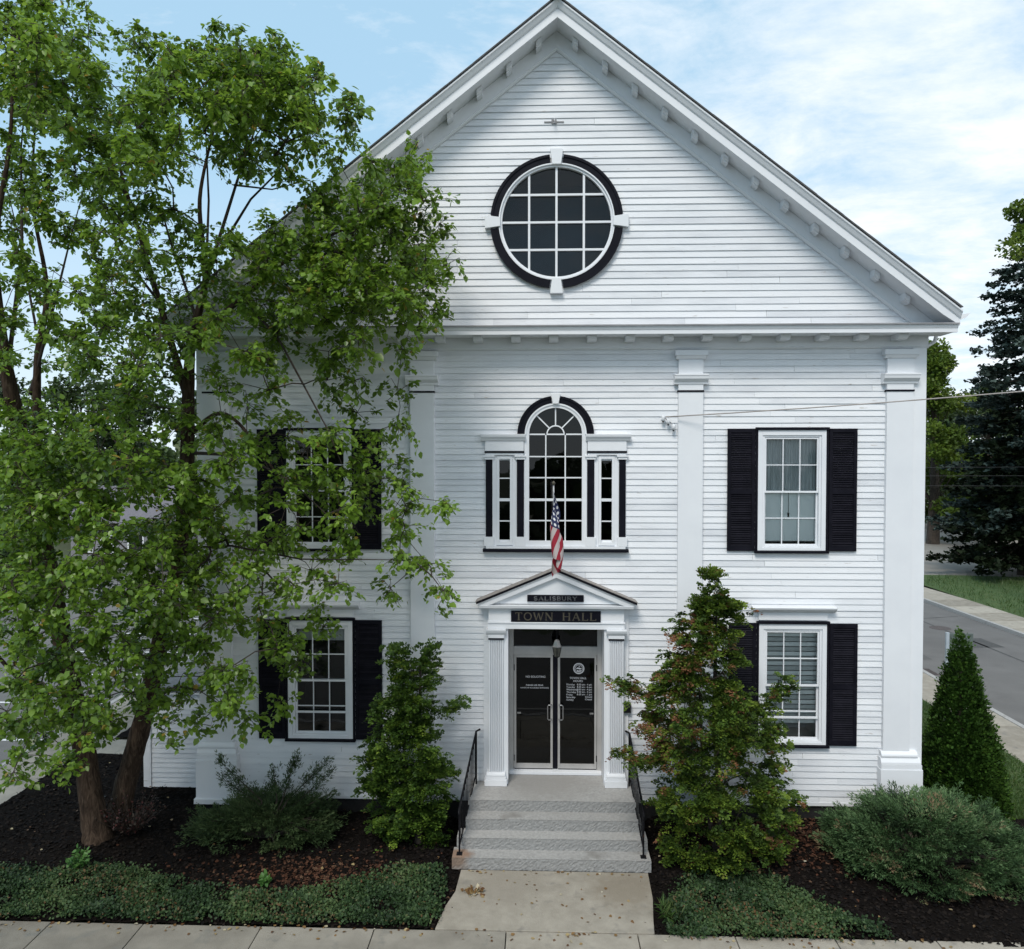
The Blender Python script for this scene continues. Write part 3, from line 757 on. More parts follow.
for sgn in (-1, 1):
    m = MB()
    m.prism_y([(sgn * 7.40, 9.84), (sgn * 7.40, 9.78), (sgn * 7.44, 9.75), (sgn * 7.55, 9.79), (sgn * 7.62, 9.88), (sgn * 7.605, 9.88), (sgn * 7.54, 9.80), (sgn * 7.44, 9.785), (sgn * 7.415, 9.81), (sgn * 7.415, 9.86)], -.5, DEPTH)
    m.prism_y([(sgn * 7.40, 9.84), (sgn * 7.40, 9.78), (sgn * 7.44, 9.75), (sgn * 7.55, 9.79), (sgn * 7.64, 9.885)], -.512, -.5)
    obj(m, 'gutter', 'white_paint', HALL)
    m = MB(); m.box(sgn * 7.1 if sgn > 0 else -7.39, 7.39 if sgn > 0 else -7.1, 0.03, DEPTH, 9.60, 9.66); m.box(7.375 if sgn > 0 else -7.398, 7.398 if sgn > 0 else -7.375, 0.03, DEPTH, 9.66, 9.86)
    obj(m, 'eave_soffit', 'white_paint', HALL)
    m = MB()
    m.tube([(sgn * 7.46, .35, 9.79), (sgn * 7.46, .35, 9.62), (sgn * 7.42, .35, 9.48), (sgn * 7.22, .35, 9.36), (sgn * 7.15, .35, 9.2), (sgn * 7.15, .35, .3)], .038, 8)
    obj(m, 'downspout', 'white_paint', HALL, smooth=True)

def room(cx, z0, z1, hw, mat, parent, depth=.9, y0=.06):
    m = MB(); x0, x1 = cx - hw, cx + hw
    v = [(x, y, z) for z in (z0, z1) for y in (y0, y0 + depth) for x in (x0, x1)]
    m.add(v, [(0, 2, 3, 1), (4, 5, 7, 6), (2, 6, 7, 3), (0, 4, 6, 2), (1, 3, 7, 5)])
    return obj(m, 'room', mat, parent)

def frame(mb, x0, x1, z0, z1, t, y0, y1, tb=None, tt=None):
    tb = t if tb is None else tb; tt = t if tt is None else tt
    mb.box(x0, x0 + t, y0, y1, z0, z1); mb.box(x1 - t, x1, y0, y1, z0, z1)
    mb.box(x0 + t, x1 - t, y0, y1, z0, z0 + tb); mb.box(x0 + t, x1 - t, y0, y1, z1 - tt, z1)

def sash(cx, w, z0, z1, y, parent, cols, rows, name='sash', mt=.018, rail=.035, gl='window_glass'):
    m = MB(); x0, x1 = cx - w / 2, cx + w / 2
    frame(m, x0, x1, z0, z1, .03, y - .02, y + .02, rail, rail)
    gx0, gx1, gz0, gz1 = x0 + .03, x1 - .03, z0 + rail, z1 - rail
    for i in range(1, cols):
        x = gx0 + (gx1 - gx0) * i / cols
        m.box(x - mt / 2, x + mt / 2, y - .013, y + .010, gz0, gz1)
    for j in range(1, rows):
        z = gz0 + (gz1 - gz0) * j / rows
        for i in range(cols):
            xa = gx0 + (gx1 - gx0) * i / cols + (mt / 2 if i else 0); xb = gx0 + (gx1 - gx0) * (i + 1) / cols - (mt / 2 if i < cols - 1 else 0)
            m.box(xa, xb, y - .012, y + .009, z - mt / 2, z + mt / 2)
    o = obj(m, name, 'white_paint', parent)
    g = MB(); g.add([(gx0, y + .012, gz0), (gx1, y + .012, gz0), (gx1, y + .012, gz1), (gx0, y + .012, gz1)], [(0, 1, 2, 3)])
    obj(g, 'pane', gl, parent)
    return o

def window(cx, z0, z1, cover, hood, bar=False):
    """double-hung window: z0 top of black sill, z1 top of white casing"""
    hw = .65
    m = MB()
    frame(m, cx - hw, cx + hw, z0, z1, .085, -.055, -.002, .05, .10)
    frame(m, cx - hw + .087, cx + hw - .087, z0 + .052, z1 - .102, .045, -.035, .05, .03, .03)
    win = obj(m, 'window', 'white_paint', HALL, bevel=.003)
    m = MB()
    m.box(cx - hw - .045, cx - hw - .003, -.058, -.001, z0, z1 + .004); m.box(cx + hw + .003, cx + hw + .045, -.058, -.001, z0, z1 + .004)
    m.box(cx - hw - .05, cx + hw + .05, -.085, -.001, z1 + .006, z1 + .055)
    obj(m, 'outer_casing', 'black_paint', win)
    m = MB(); m.prism_x([(-.001, z0 - .05), (-.10, z0 - .05), (-.10, z0 - .012), (-.001, z0 - .003)], cx - hw - .055, cx + hw + .055)
    obj(m, 'sill', 'black_paint', win)
    gz0, gz1 = z0 + .085, z1 - .135; mid = (gz0 + gz1) / 2
    sash(cx, 1.03, mid - .02, gz1, .0, win, 3, 2)
    sash(cx, 1.03, gz0, mid + .02, .045, win, 3, 2)
    if bar:
        m = MB(); m.box(cx - .5, cx + .5, -.025, -.005, gz0 + .42, gz0 + .46); obj(m, 'storm_bar', 'white_paint', win)
    room(cx, gz0 - .1, gz1 + .1, .62, 'light_room' if cover in ('curtain_and_shade', 'striped_blind') else 'dark_room', win, .9, .075)
    if cover == 'curtain_and_shade':
        m = MB(); n = 60; vs_ = []
        for i in range(n + 1):
            x = cx - .52 + 1.04 * i / n; y = .13 + .012 * math.sin(i * 1.9) + .006 * math.sin(i * .7)
            vs_ += [(x, y, mid - .05), (x, y, gz1 + .04)]
        m.add(vs_, [(2 * i, 2 * i + 2, 2 * i + 3, 2 * i + 1) for i in range(n)])
        obj(m, 'curtain', 'curtain', win)
        m = MB(); m.box(cx - .52, cx + .52, .10, .103, gz0 + .11, mid - .0, .6); m.box(cx - .52, cx + .52, .095, .11, gz0 + .085, gz0 + .11, .4)
        obj(m, 'roller_shade', 'blind', win)
        m = MB(); m.tube([(cx - .02, .09, mid), (cx - .02, .09, mid - .42)], .004, 5); m.tube([(cx - .02, .09, mid - .42), (cx - .02, .09, mid - .50)], [.02, .012], 8)
        obj(m, 'pull_cord', 'twig_bark', win)
    elif cover == 'striped_blind':
        m = MB(); z = gz1 + .03; k = 0
        while z > gz0 + .33:
            m.add([(cx - .52, .11, z), (cx + .52, .11, z), (cx + .52, .13, z - .083), (cx - .52, .13, z - .083)], [(0, 1, 2, 3)], 1.0 if k % 2 else 0.0)
            z -= .095; k += 1
        obj(m, 'blind', 'blind', win)
    elif cover == 'low_blind':
        m = MB(); m.box(cx - .52, cx + .52, .14, .143, gz1 - .3, gz1 + .04, .1); obj(m, 'roller_shade', 'curtain', win)
    if hood:
        m = MB()
        m.box(cx - .66, cx + .66, -.05, -.002, z1 + .075, z1 + .225)
        m.prism_x([(-.002, z1 + .227), (-.06, z1 + .227), (-.10, z1 + .25), (-.17, z1 + .30), (-.185, z1 + .335), (-.002, z1 + .365)], cx - .80, cx + .80)
        obj(m, 'hood', 'white_paint', win, bevel=.003)
    return win

def shutter(x0, x1, z0, z1, mid):
    m = MB(); y0, y1 = -.062, -.024
    st = .062
    m.box(x0, x0 + st, y0, y1, z0, z1, .3); m.box(x1 - st, x1, y0, y1, z0, z1, .3)
    for a, b in ((z0, z0 + .10), (mid - .05, mid + .05), (z1 - .075, z1)): m.box(x0 + st, x1 - st, y0, y1, a, b, .4)
    for a, b in ((z0 + .10, mid - .05), (mid + .05, z1 - .075)):
        n = int((b - a) / .043); p = (b - a) / n
        for i in range(n):
            z = a + p * i
            m.add([(x0 + st, y0 + .006, z + .002), (x1 - st, y0 + .006, z + .002), (x1 - st, y1 - .004, z + p), (x0 + st, y1 - .004, z + p), (x0 + st, y0 + .006, z + .008), (x1 - st, y0 + .006, z + .008)],
                  [(4, 5, 2, 3), (0, 1, 5, 4)], random.random())
    o = obj(m, 'shutter', 'shutter_paint', HALL)
    h = MB()
    for z in (z0 + .25, z1 - .25): h.box(x0 - .02, x0 + .03, y0 - .006, y0 - .001, z - .03, z + .03)
    return o
for cx, cov in ((LX, 'none'), (RX, 'curtain_and_shade')):
    window(cx, 5.405, 7.735, cov, False)
    shutter(cx - 1.235, cx - .708, 5.395, 7.765, 6.55); shutter(cx + .708, cx + 1.235, 5.395, 7.765, 6.55)
for cx, cov in ((LX, 'low_blind'), (RX + .045, 'striped_blind')):
    window(cx, 1.615, 3.975, cov, True, True)
    shutter(cx - 1.235, cx - .708, 1.605, 3.985, 2.76); shutter(cx + .708, cx + 1.235, 1.605, 3.985, 2.76)

# --- round attic window
m = MB()
m.arc_band(0, RZ, 1.055, 1.095, -.05, .06, 0, 2 * math.pi, 72)
m.arc_band(0, RZ, 1.097, 1.122, -.085, -.002, 0, 2 * math.pi, 72)
rw = obj(m, 'round_window', 'white_paint', HALL)
for q in range(4):
    a0 = q * math.pi / 2
    g = .105
    m = MB(); m.arc_band(0, RZ, 1.127, 1.275, -.075, -.002, a0 + g, a0 + math.pi / 2 - g, 24)
    m.arc_band(0, RZ, 1.235, 1.285, -.095, -.076, a0 + g, a0 + math.pi / 2 - g, 24)
    obj(m, 'arch_casing', 'black_paint', rw)
for q in range(4):
    a = q * math.pi / 2
    m = MB(); c, s_ = math.cos(a), math.sin(a)
    pr = [(1.09, -.085), (1.385, -.125), (1.385, .125), (1.09, .085)]
    m.prism_y([(r_ * c - t_ * s_, RZ + r_ * s_ + t_ * c) for r_, t_ in pr], -.115, -.003)
    obj(m, 'keystone', 'white_paint', rw, bevel=.004)
m = MB()
for o_ in (-.53, 0, .53):
    h_ = math.sqrt(1.06 ** 2 - o_ ** 2)
    m.box(o_ - .021, o_ + .021, -.03, .022, RZ - h_, RZ + h_)
    xs_ = [-h_] + [x for x in (-.53, 0, .53) if abs(x) < h_] + [h_]
    for i in range(len(xs_) - 1):
        m.box(xs_[i] + (.021 if i else 0), xs_[i + 1] - (.021 if i < len(xs_) - 2 else 0), -.028, .02, RZ + o_ - .02, RZ + o_ + .02)
obj(m, 'muntins', 'white_paint', rw)
m = MB(); m.disc(0, RZ, 1.06, .026); obj(m, 'pane', 'window_glass', rw)
room(0, RZ - 1.15, RZ + 1.15, 1.15, 'dim_room', rw, 1.2, .07)

# --- Palladian window over the door
PX = -.012; SZ = 7.66
m = MB()
# centre light casing: two jambs and an arch
m.box(PX - .61, PX - .515, -.06, .05, 5.47, SZ); m.box(PX + .515, PX + .61, -.06, .05, 5.47, SZ)
m.arc_band(PX, SZ, .515, .60, -.06, .05, 0, math.pi, 40)
m.arc_band(PX, SZ, .57, .602, -.08, -.061, 0, math.pi, 40)
m.box(PX - .515, PX + .515, -.05, .05, 5.47, 5.575)
m.box(PX - 1.36, PX + 1.36, -.09, -.002, 5.425, 5.468)
pw = obj(m, 'palladian_window', 'white_paint', HALL)
for a0, a1 in ((.0, math.pi / 2 - .11), (math.pi / 2 + .11, math.pi)):
    m = MB(); m.arc_band(PX, SZ, .604, .735, -.07, -.002, a0 + .012, a1 - .012, 24)
    m.arc_band(PX, SZ, .70, .745, -.09, -.071, a0 + .012, a1 - .012, 24); obj(m, 'arch_casing', 'black_paint', pw)
m = MB(); m.prism_y([(PX - .055, SZ + .59), (PX - .09, SZ + .79), (PX + .09, SZ + .79), (PX + .055, SZ + .59)], -.12, -.003); obj(m, 'keystone', 'white_paint', pw, bevel=.004)
m = MB()
v0 = 5.575
for x in (-.19, .19): m.box(PX + x - .012, PX + x + .012, -.02, .02, v0, SZ - .012)
for z, t in ((SZ - .0, .014), (7.225, .012), (6.812, .012), (6.379, .024), (5.969, .012)):
    for xa, xb in ((-.515, -.203), (-.177, .177), (.203, .515)):
        m.box(PX + xa + .001, PX + xb - .001, -.018 if t < .02 else -.03, .018, z - t, z + t)
m.arc_band(PX, SZ, .155, .18, -.019, .019, .07, math.pi - .07, 24)
for a in (math.pi / 4, math.pi / 2, 3 * math.pi / 4):
    c, s_ = math.cos(a), math.sin(a); t = .012
    m.prism_y([(PX + .181 * c - t * s_, SZ + .181 * s_ + t * c), (PX + .181 * c + t * s_, SZ + .181 * s_ - t * c), (PX + .513 * c + t * s_, SZ + .513 * s_ - t * c), (PX + .513 * c - t * s_, SZ + .513 * s_ + t * c)], -.017, .017)
obj(m, 'muntins', 'white_paint', pw)
m = MB(); m.add([(PX - .515, .022, v0), (PX + .515, .022, v0), (PX + .515, .022, SZ)] + [(PX + .515 * math.cos(i * math.pi / 30), .022, SZ + .515 * math.sin(i * math.pi / 30)) for i in range(1, 30)] + [(PX - .515, .022, SZ)], [tuple(range(33))])
obj(m, 'pane', 'dark_glass', pw)
room(PX, 5.4, 8.4, 1.2, 'dark_room', pw, 1.2, .075)
for sgn in (-1, 1):
    c = PX + sgn * .995
    m = MB()
    frame(m, c - .155, c + .155, 5.49, 7.235, .05, -.05, .04, .06, .055)
    m.box(c - .104, c + .104, -.03, .03, 6.35, 6.405)
    for z in (6.80, 5.96): m.box(c - .104, c + .104, -.012, .014, z - .011, z + .011)
    sl = obj(m, 'side_light', 'white_paint', pw)
    m = MB(); m.add([(c - .105, .02, 5.55), (c + .105, .02, 5.55), (c + .105, .02, 7.18), (c - .105, .02, 7.18)], [(0, 1, 2, 3)]); obj(m, 'pane', 'dark_glass', pw)
    for xa, xb in ((.618, .838), (1.152, 1.372)):
        x0, x1 = sorted((PX + sgn * xa, PX + sgn * xb))
        m = MB(); m.box(x0, x1, -.037, -.002, 5.47, 7.25); obj(m, 'backboard', 'white_paint', pw)
    for xa, xb in ((.62, .755), (1.235, 1.365)):
        x0, x1 = sorted((PX + sgn * xa, PX + sgn * xb))
        m = MB(); m.box(x0, x1, -.055, -.002, 5.655, 7.165); obj(m, 'black_band', 'black_paint', pw)
        m = MB(); m.box(x0 - .03, x1 + .03, -.085, -.003, 5.47, 5.652); obj(m, 'pedestal', 'white_paint', pw, bevel=.003)
        m = MB(); m.box(x0 - .025, x1 + .025, -.08, -.003, 7.168, 7.215); m.box(x0 - .045, x1 + .045, -.1, -.003, 7.217, 7.25)
        obj(m, 'side_cap', 'white_paint', pw, bevel=.003)
    x0, x1 = sorted((PX + sgn * .62, PX + sgn * 1.375))
    m = MB(); m.box(x0 - .01, x1 + .01, -.095, -.002, 7.298, 7.332); obj(m, 'black_line', 'black_paint', pw)
    m = MB(); m.box(x0 + .002, x1 - .002, -.075, -.002, 7.252, 7.297); m.box(x0, x1, -.085, -.002, 7.334, 7.53)
    m.prism_x([(-.002, 7.532), (-.10, 7.532), (-.12, 7.57), (-.155, 7.61), (-.165, 7.655), (-.002, 7.672)], x0 - .035 if sgn > 0 else x0 - .08, x1 + .08 if sgn > 0 else x1 + .035)
    obj(m, 'entablature', 'white_paint', pw, bevel=.003)
m = MB(); m.prism_x([(-.001, 5.362), (-.135, 5.362), (-.135, 5.41), (-.001, 5.423)], PX - 1.42, PX + 1.42); obj(m, 'sill', 'black_paint', pw)

# --- entrance porch: pilasters, entablature, pediment
m = MB()
m.box(-1.325, 1.325, -.215, -.002, 3.875, 3.985); m.box(-1.335, 1.335, -.235, -.002, 3.987, 4.012); m.box(-1.315, 1.315, -.205, -.002, 4.014, 4.27)
m.box(-.935, .935, .0, .52, 3.872, 3.96)
m.prism_x([(-.002, 4.272), (-.235, 4.272), (-.25, 4.285), (-.30, 4.288), (-.315, 4.30), (-.33, 4.352), (-.002, 4.358)], -1.485, 1.485)
m.prism_y([(-1.28, 4.372), (1.28, 4.372), (0, 4.90)], -.24, -.003)
porch = obj(m, 'entrance_porch', 'white_paint', HALL, bevel=.003)
m = MB(); rake(m, [(-.003, -.20), (-.29, -.20), (-.29, -.19), (-.32, -.185), (-.327, -.10), (-.35, -.062), (-.003, -.062)], 5.08, 1.51, .415, zmin=4.35)
obj(m, 'raking_moulding', 'white_paint', porch)
m = MB(); rake(m, [(-.003, -.06), (-.362, -.06), (-.366, -.015), (-.003, -.015)], 5.08, 1.545, .415); obj(m, 'drip_edge', 'black_paint', porch)
m = MB(); rake(m, [(-.001, -.013), (-.372, -.013), (-.372, .004), (-.001, -.008)], 5.08, 1.555, .415); obj(m, 'porch_roof', 'light_shingle', porch)
for sgn in (-1, 1):
    x0, x1 = sorted((sgn * 1.03, sgn * 1.305))
    m = MB()
    nf = 7; pr = [(x0, -.0), (x0, -.205)]
    wv = (x1 - x0 - .03)
    for i in range(nf):
        a = x0 + .015 + wv * i / nf; b = x0 + .015 + wv * (i + 1) / nf
        pr += [(a + .007, -.205), (a + .012, -.165), (b - .012, -.165), (b - .007, -.205)]
    pr += [(x1, -.205), (x1, 0)]
    m.prism_z(pr[::-1], 1.06, 3.66)
    pp = obj(m, 'fluted_pilaster', 'white_paint', porch)
    m = MB(); m.box(x0 - .02, x1 + .02, -.225, -.001, 3.695, 3.76)
    m.prism_x([(-.001, 3.762), (-.225, 3.762), (-.26, 3.81), (-.275, 3.85), (-.275, 3.872), (-.001, 3.872)], x0 - .055, x1 + .055); obj(m, 'porch_capital', 'white_paint', porch, bevel=.003)
    m = MB(); m.box(x0 - .012, x1 + .012, -.222, -.001, 3.662, 3.693); obj(m, 'porch_band', 'black_paint', porch)
    m = MB(); m.box(x0 - .085, x1 + .075, -.28, -.001, .806, .93); m.box(x0 - .065, x1 + .055, -.262, -.001, .932, .985)
    m.prism_x([(-.001, .987), (-.255, .987), (-.26, 1.01), (-.25, 1.035), (-.21, 1.058), (-.001, 1.058)], x0 - .05, x1 + .04); obj(m, 'porch_base', 'white_paint', porch, bevel=.003)
    xa, xb = sorted((sgn * .935, sgn * 1.028))
    m = MB(); m.box(xa, xb, -.165, .52, .806, 3.868); obj(m, 'jamb', 'white_paint', porch)
    xa, xb = sorted((sgn * 1.307, sgn * 1.42))
    m = MB(); m.box(xa, xb, -.06, -.002, .78, 4.268); obj(m, 'side_board', 'white_paint', porch)
# glazed double doors in an aluminium frame
DY = .45
m = MB()
m.box(-.933, -.845, DY - .05, DY + .05, .84, 3.87); m.box(.845, .933, DY - .05, DY + .05, .84, 3.87)
m.box(-.845, .845, DY - .05, DY + .05, 3.215, 3.385); m.box(-.845, .845, DY - .05, DY + .05, 3.80, 3.87)
df = obj(m, 'door_frame', 'aluminium', HALL, bevel=.004)
m = MB(); m.box(-.93, .93, DY - .16, DY + .05, .806, .862); obj(m, 'threshold', 'white_paint', df, bevel=.006)
m = MB(); m.add([(-.845, DY, 3.385), (.845, DY, 3.385), (.845, DY, 3.8), (-.845, DY, 3.8)], [(0, 1, 2, 3)]); obj(m, 'transom_pane', 'dark_glass', df)
m = MB(); v = [(x, y, z) for z in (.83, 3.86) for y in (DY + .06, DY + 3.0) for x in (-.93, .93)]
m.add(v, [(0, 2, 3, 1), (4, 5, 7, 6), (2, 6, 7, 3), (0, 4, 6, 2), (1, 3, 7, 5)]); obj(m, 'lobby', 'dark_room', df)
DOORS = []
for sgn in (-1, 1):
    x0, x1 = sorted((sgn * .05, sgn * .838))
    m = MB(); frame(m, x0, x1, .885, 3.212, .046, DY - .025, DY + .025, .095, .06)
    d_ = obj(m, 'door', 'aluminium', HALL, bevel=.003); DOORS.append(d_)
    m = MB(); m.add([(x0 + .05, DY + .004, .98), (x1 - .05, DY + .004, .98), (x1 - .05, DY + .004, 3.152), (x0 + .05, DY + .004, 3.152)], [(0, 1, 2, 3)]); obj(m, 'pane', 'dark_glass', d_)
    m = MB(); xh = sgn * .075; xo = sgn * .155
    m.tube([(xh, DY - .03, 2.20), (xh, DY - .08, 2.20), (xo - sgn * .02, DY - .085, 2.20), (xo, DY - .085, 2.18), (xo, DY - .085, 1.92), (xo - sgn * .02, DY - .085, 1.90), (xh, DY - .08, 1.90), (xh, DY - .03, 1.90)], .012, 8)
    obj(m, 'handle', 'steel', d_, smooth=True)
    m = MB(); m.box(x0 + .065, x1 - .065, DY + .03, DY + .06, 2.075, 2.10); m.box(x1 - .14 if sgn > 0 else x0 + .065, x1 - .065 if sgn > 0 else x0 + .14, DY - .02, DY - .0, 2.0, 2.03)
    obj(m, 'push_bar', 'steel', d_)
    m = MB()
    for z in (1.1, 2.95): m.box(sgn * .838 - .012, sgn * .838 + .012, DY - .045, DY - .026, z - .06, z + .06)
    obj(m, 'hinge', 'iron', d_)
    m = MB(); m.box(x0 + .01, x1 - .01, DY - .02, DY + .02, .866, .884); obj(m, 'door_sweep', 'plastic_black', d_)
m = MB(); m.box(-.04, .04, DY + .0, DY + .03, .87, 3.21); obj(m, 'meeting_stile', 'black_paint', df)

def text(s, size, x, y, z, mat, parent, align='CENTER', name='lettering'):
    c = bpy.data.curves.new(name, 'FONT'); c.body = s; c.size = size; c.align_x = align; c.extrude = .0008; c.resolution_u = 3
    c.materials.append(MATS[mat])
    tmp = bpy.data.objects.new(name, c); COL.objects.link(tmp)
    me = bpy.data.meshes.new_from_object(tmp.evaluated_get(bpy.context.evaluated_depsgraph_get()))
    bpy.data.objects.remove(tmp); bpy.data.curves.remove(c)
    o = bpy.data.objects.new(name, me); COL.objects.link(o); o.parent = parent
    o.location = (x, y, z); o.rotation_euler = (R(90), 0, 0)
    return o
TY = DY - .006
text('NO SOLICITING', .056, -.40, TY, 2.735, 'decal', DOORS[0])
text('PLEASE USE REAR', .046, -.42, TY, 2.565, 'decal', DOORS[0])
text('HANDICAP ACCESSIBLE ENTRANCE', .036, -.42, TY, 2.515, 'decal', DOORS[0])
text('TOWN HALL', .058, .46, TY, 2.715, 'decal', DOORS[1])
text('HOURS', .058, .46, TY, 2.655, 'decal', DOORS[1])
days = [('Monday', '8:30 am - 4 pm'), ('Tuesday', '8:30 am - 6 pm'), ('Wednesday', '8:30 am - 4 pm'), ('Thursday', '8:30 am - 4 pm'), ('Friday', '8:30 am - 1 pm'), ('Saturday', 'Closed'), ('Sunday', 'Closed')]
text('\n'.join(a for a, b in days), .052, .225, TY, 2.585, 'decal', DOORS[1], 'LEFT')
text('\n'.join(b for a, b in days), .050, .745, TY, 2.585, 'decal', DOORS[1], 'RIGHT')
m = MB(); sx, sz = .475, 2.93
m.arc_band(sx, sz, .095, .112, TY - .001, TY, 0, 2 * math.pi, 36); m.arc_band(sx, sz, .068, .074, TY - .001, TY, 0, 2 * math.pi, 36)
m.prism_y([(sx - .06, sz - .015), (sx - .03, sz + .02), (sx + .02, sz + .012), (sx + .062, sz + .0), (sx + .03, sz - .02), (sx - .02, sz - .008)], TY - .001, TY)
m.prism_y([(sx - .02, sz + .03), (sx + .02, sz + .045), (sx + .03, sz + .032)], TY - .001, TY)
m.prism_y([(sx - .04, sz - .055), (sx - .025, sz - .03), (sx, sz - .05), (sx + .03, sz - .03), (sx + .045, sz - .05), (sx, sz - .064)], TY - .001, TY)
for i in range(28):
    a = 2 * math.pi * i / 28; c, s_ = math.cos(a), math.sin(a)
    m.prism_y([(sx + .078 * c - .004 * s_, sz + .078 * s_ + .004 * c), (sx + .078 * c + .004 * s_, sz + .078 * s_ - .004 * c), (sx + .091 * c + .004 * s_, sz + .091 * s_ - .004 * c), (sx + .091 * c - .004 * s_, sz + .091 * s_ + .004 * c)], TY - .001, TY)
obj(m, 'seal', 'decal', DOORS[1])

# --- low clapboard wing at the left corner
m = MB()
courses(m, (-7.1, 1.0, 0), (-1, 0, 0), (0, -1, 0), .14, 2.18, .105, lambda z: (0, 1.58))
courses(m, (-8.78, 1.0, 0), (0, 1, 0), (-1, 0, 0), .14, 2.18, .105, lambda z: (.1, 4.5))
m.box(-8.8, -8.64, .955, 1.12, .10, 2.2)
wing = obj(m, 'side_wing', 'clapboard_paint', HALL)
m = MB(); m.prism_y([(-8.92, 2.2), (-7.12, 2.34), (-7.12, 2.42), (-8.92, 2.28)], .86, 5.7); obj(m, 'wing_roof', 'shingle', wing)
m = MB(); m.box(-8.9, -7.12, .9, .95, 2.16, 2.2 - .002); obj(m, 'wing_trim', 'white_paint', wing)
# ------------------------------------------------------------------ granite steps and rails
ST = thing('granite_steps', (0, 0, 0), 'four rough grey granite entrance steps below the double doors', 'steps')
def block(name, x0, x1, y0, y1, z0, z1, parent):
    """granite block: sawn top, split (rough) front face"""
    m = MB(); nx, nz = 110, 7
    rows = []
    for j in range(nz + 1):
        row = []
        for i in range(nx + 1):
            e = 0 if j in (nz,) else 1
            row.append((x0 + (x1 - x0) * i / nx, y0 - (random.uniform(-.005, .007) if e else random.uniform(0, .003)), z0 + (z1 - z0) * j / nz))
        rows.append(row)
    v = [p for r_ in rows for p in r_]; f = []
    for j in range(nz):
        for i in range(nx): f.append((j * (nx + 1) + i, j * (nx + 1) + i + 1, (j + 1) * (nx + 1) + i + 1, (j + 1) * (nx + 1) + i))
    m.add(v, f)
    fr = MB(); 
    body = MB(); body.add([(x0, y0 + .004, z1), (x1, y0 + .004, z1), (x1, y1, z1), (x0, y1, z1), (x0, y0 + .004, z0), (x1, y0 + .004, z0), (x1, y1, z0), (x0, y1, z0)],
             [(0, 1, 2, 3), (4, 7, 6, 5), (1, 5, 6, 2), (0, 3, 7, 4), (2, 6, 7, 3)], random.random())
    # arris rows joining front face and top
    o = body.build(name, 'granite', parent)
    r_ = m.build('rough_face', 'granite_rough', o)
    return o
block('step', -1.855, 1.62, -1.81, -1.44, 0.0, .20, ST)
block('step', -1.80, 1.60, -1.50, -1.14, .20, .40, ST)
block('step', -1.67, 1.53, -1.20, -.82, .40, .60, ST)
block('landing', -1.655, 1.515, -.87, .62, .60, .80, ST)
m = MB(); m.box(-1.62, 1.48, -.80, .6, .05, .597); m.box(-1.62, 1.48, -1.12, -.81, .02, .397); m.box(-1.65, 1.5, -1.42, -1.13, .0, .197); obj(m, 'rubble_core', 'granite', ST)
m = MB()
for i in range(22):
    a = 2 * math.pi * i / 22
    pass
at_base(ST, (0, -1.81, 0))

def railing(x0, x1, label):
    t = thing('iron_railing', (0, 0, 0), label, 'railing', 'iron railings beside the entrance steps')
    A = (x0, -.16, 1.84); B = (x0 + (x1 - x0) * .35, -.72, 1.80); C_ = (x1, -1.68, 1.02)
    m = MB(); m.tube([(x0 + (.07 if x0 < 0 else -.07), -.10, 1.86), A, C_, (x1, -1.76, .98), (x1, -1.78, .92)], .02, 8); obj(m, 'handrail', 'iron', t, smooth=True)
    m = MB(); m.tube([(x0, -.16, 1.02), (x1, -1.66, .34)], .012, 6); obj(m, 'lower_rail', 'iron', t)
    m = MB(); m.box(x1 - .015, x1 + .015, -1.69, -1.66, .20, 1.03); m.box(x1 - .05, x1 + .05, -1.73, -1.62, .20, .212); obj(m, 'post', 'iron', t)
    m = MB(); m.box(x0 - .015, x0 + .015, -.175, -.145, .80, 1.84); obj(m, 'post', 'iron', t)
    for k in range(1, 13):
        f = k / 13; y = -.16 - 1.5 * f; x = x0 + (x1 - x0) * f
        zt = 1.84 - .54 * (-.16 - y)
        zb = 1.02 - .453 * (-.16 - y)
        m = MB(); m.box(x - .007, x + .007, y - .007, y + .007, zb, zt - .01); obj(m, 'baluster', 'iron', t)
    at_base(t, (x1, -1.68, .2))
railing(-1.56, -1.735, 'black iron stair rail on the side of the narrower green conifer')
railing(1.43, 1.50, 'black iron stair rail half hidden by the browning conifer')

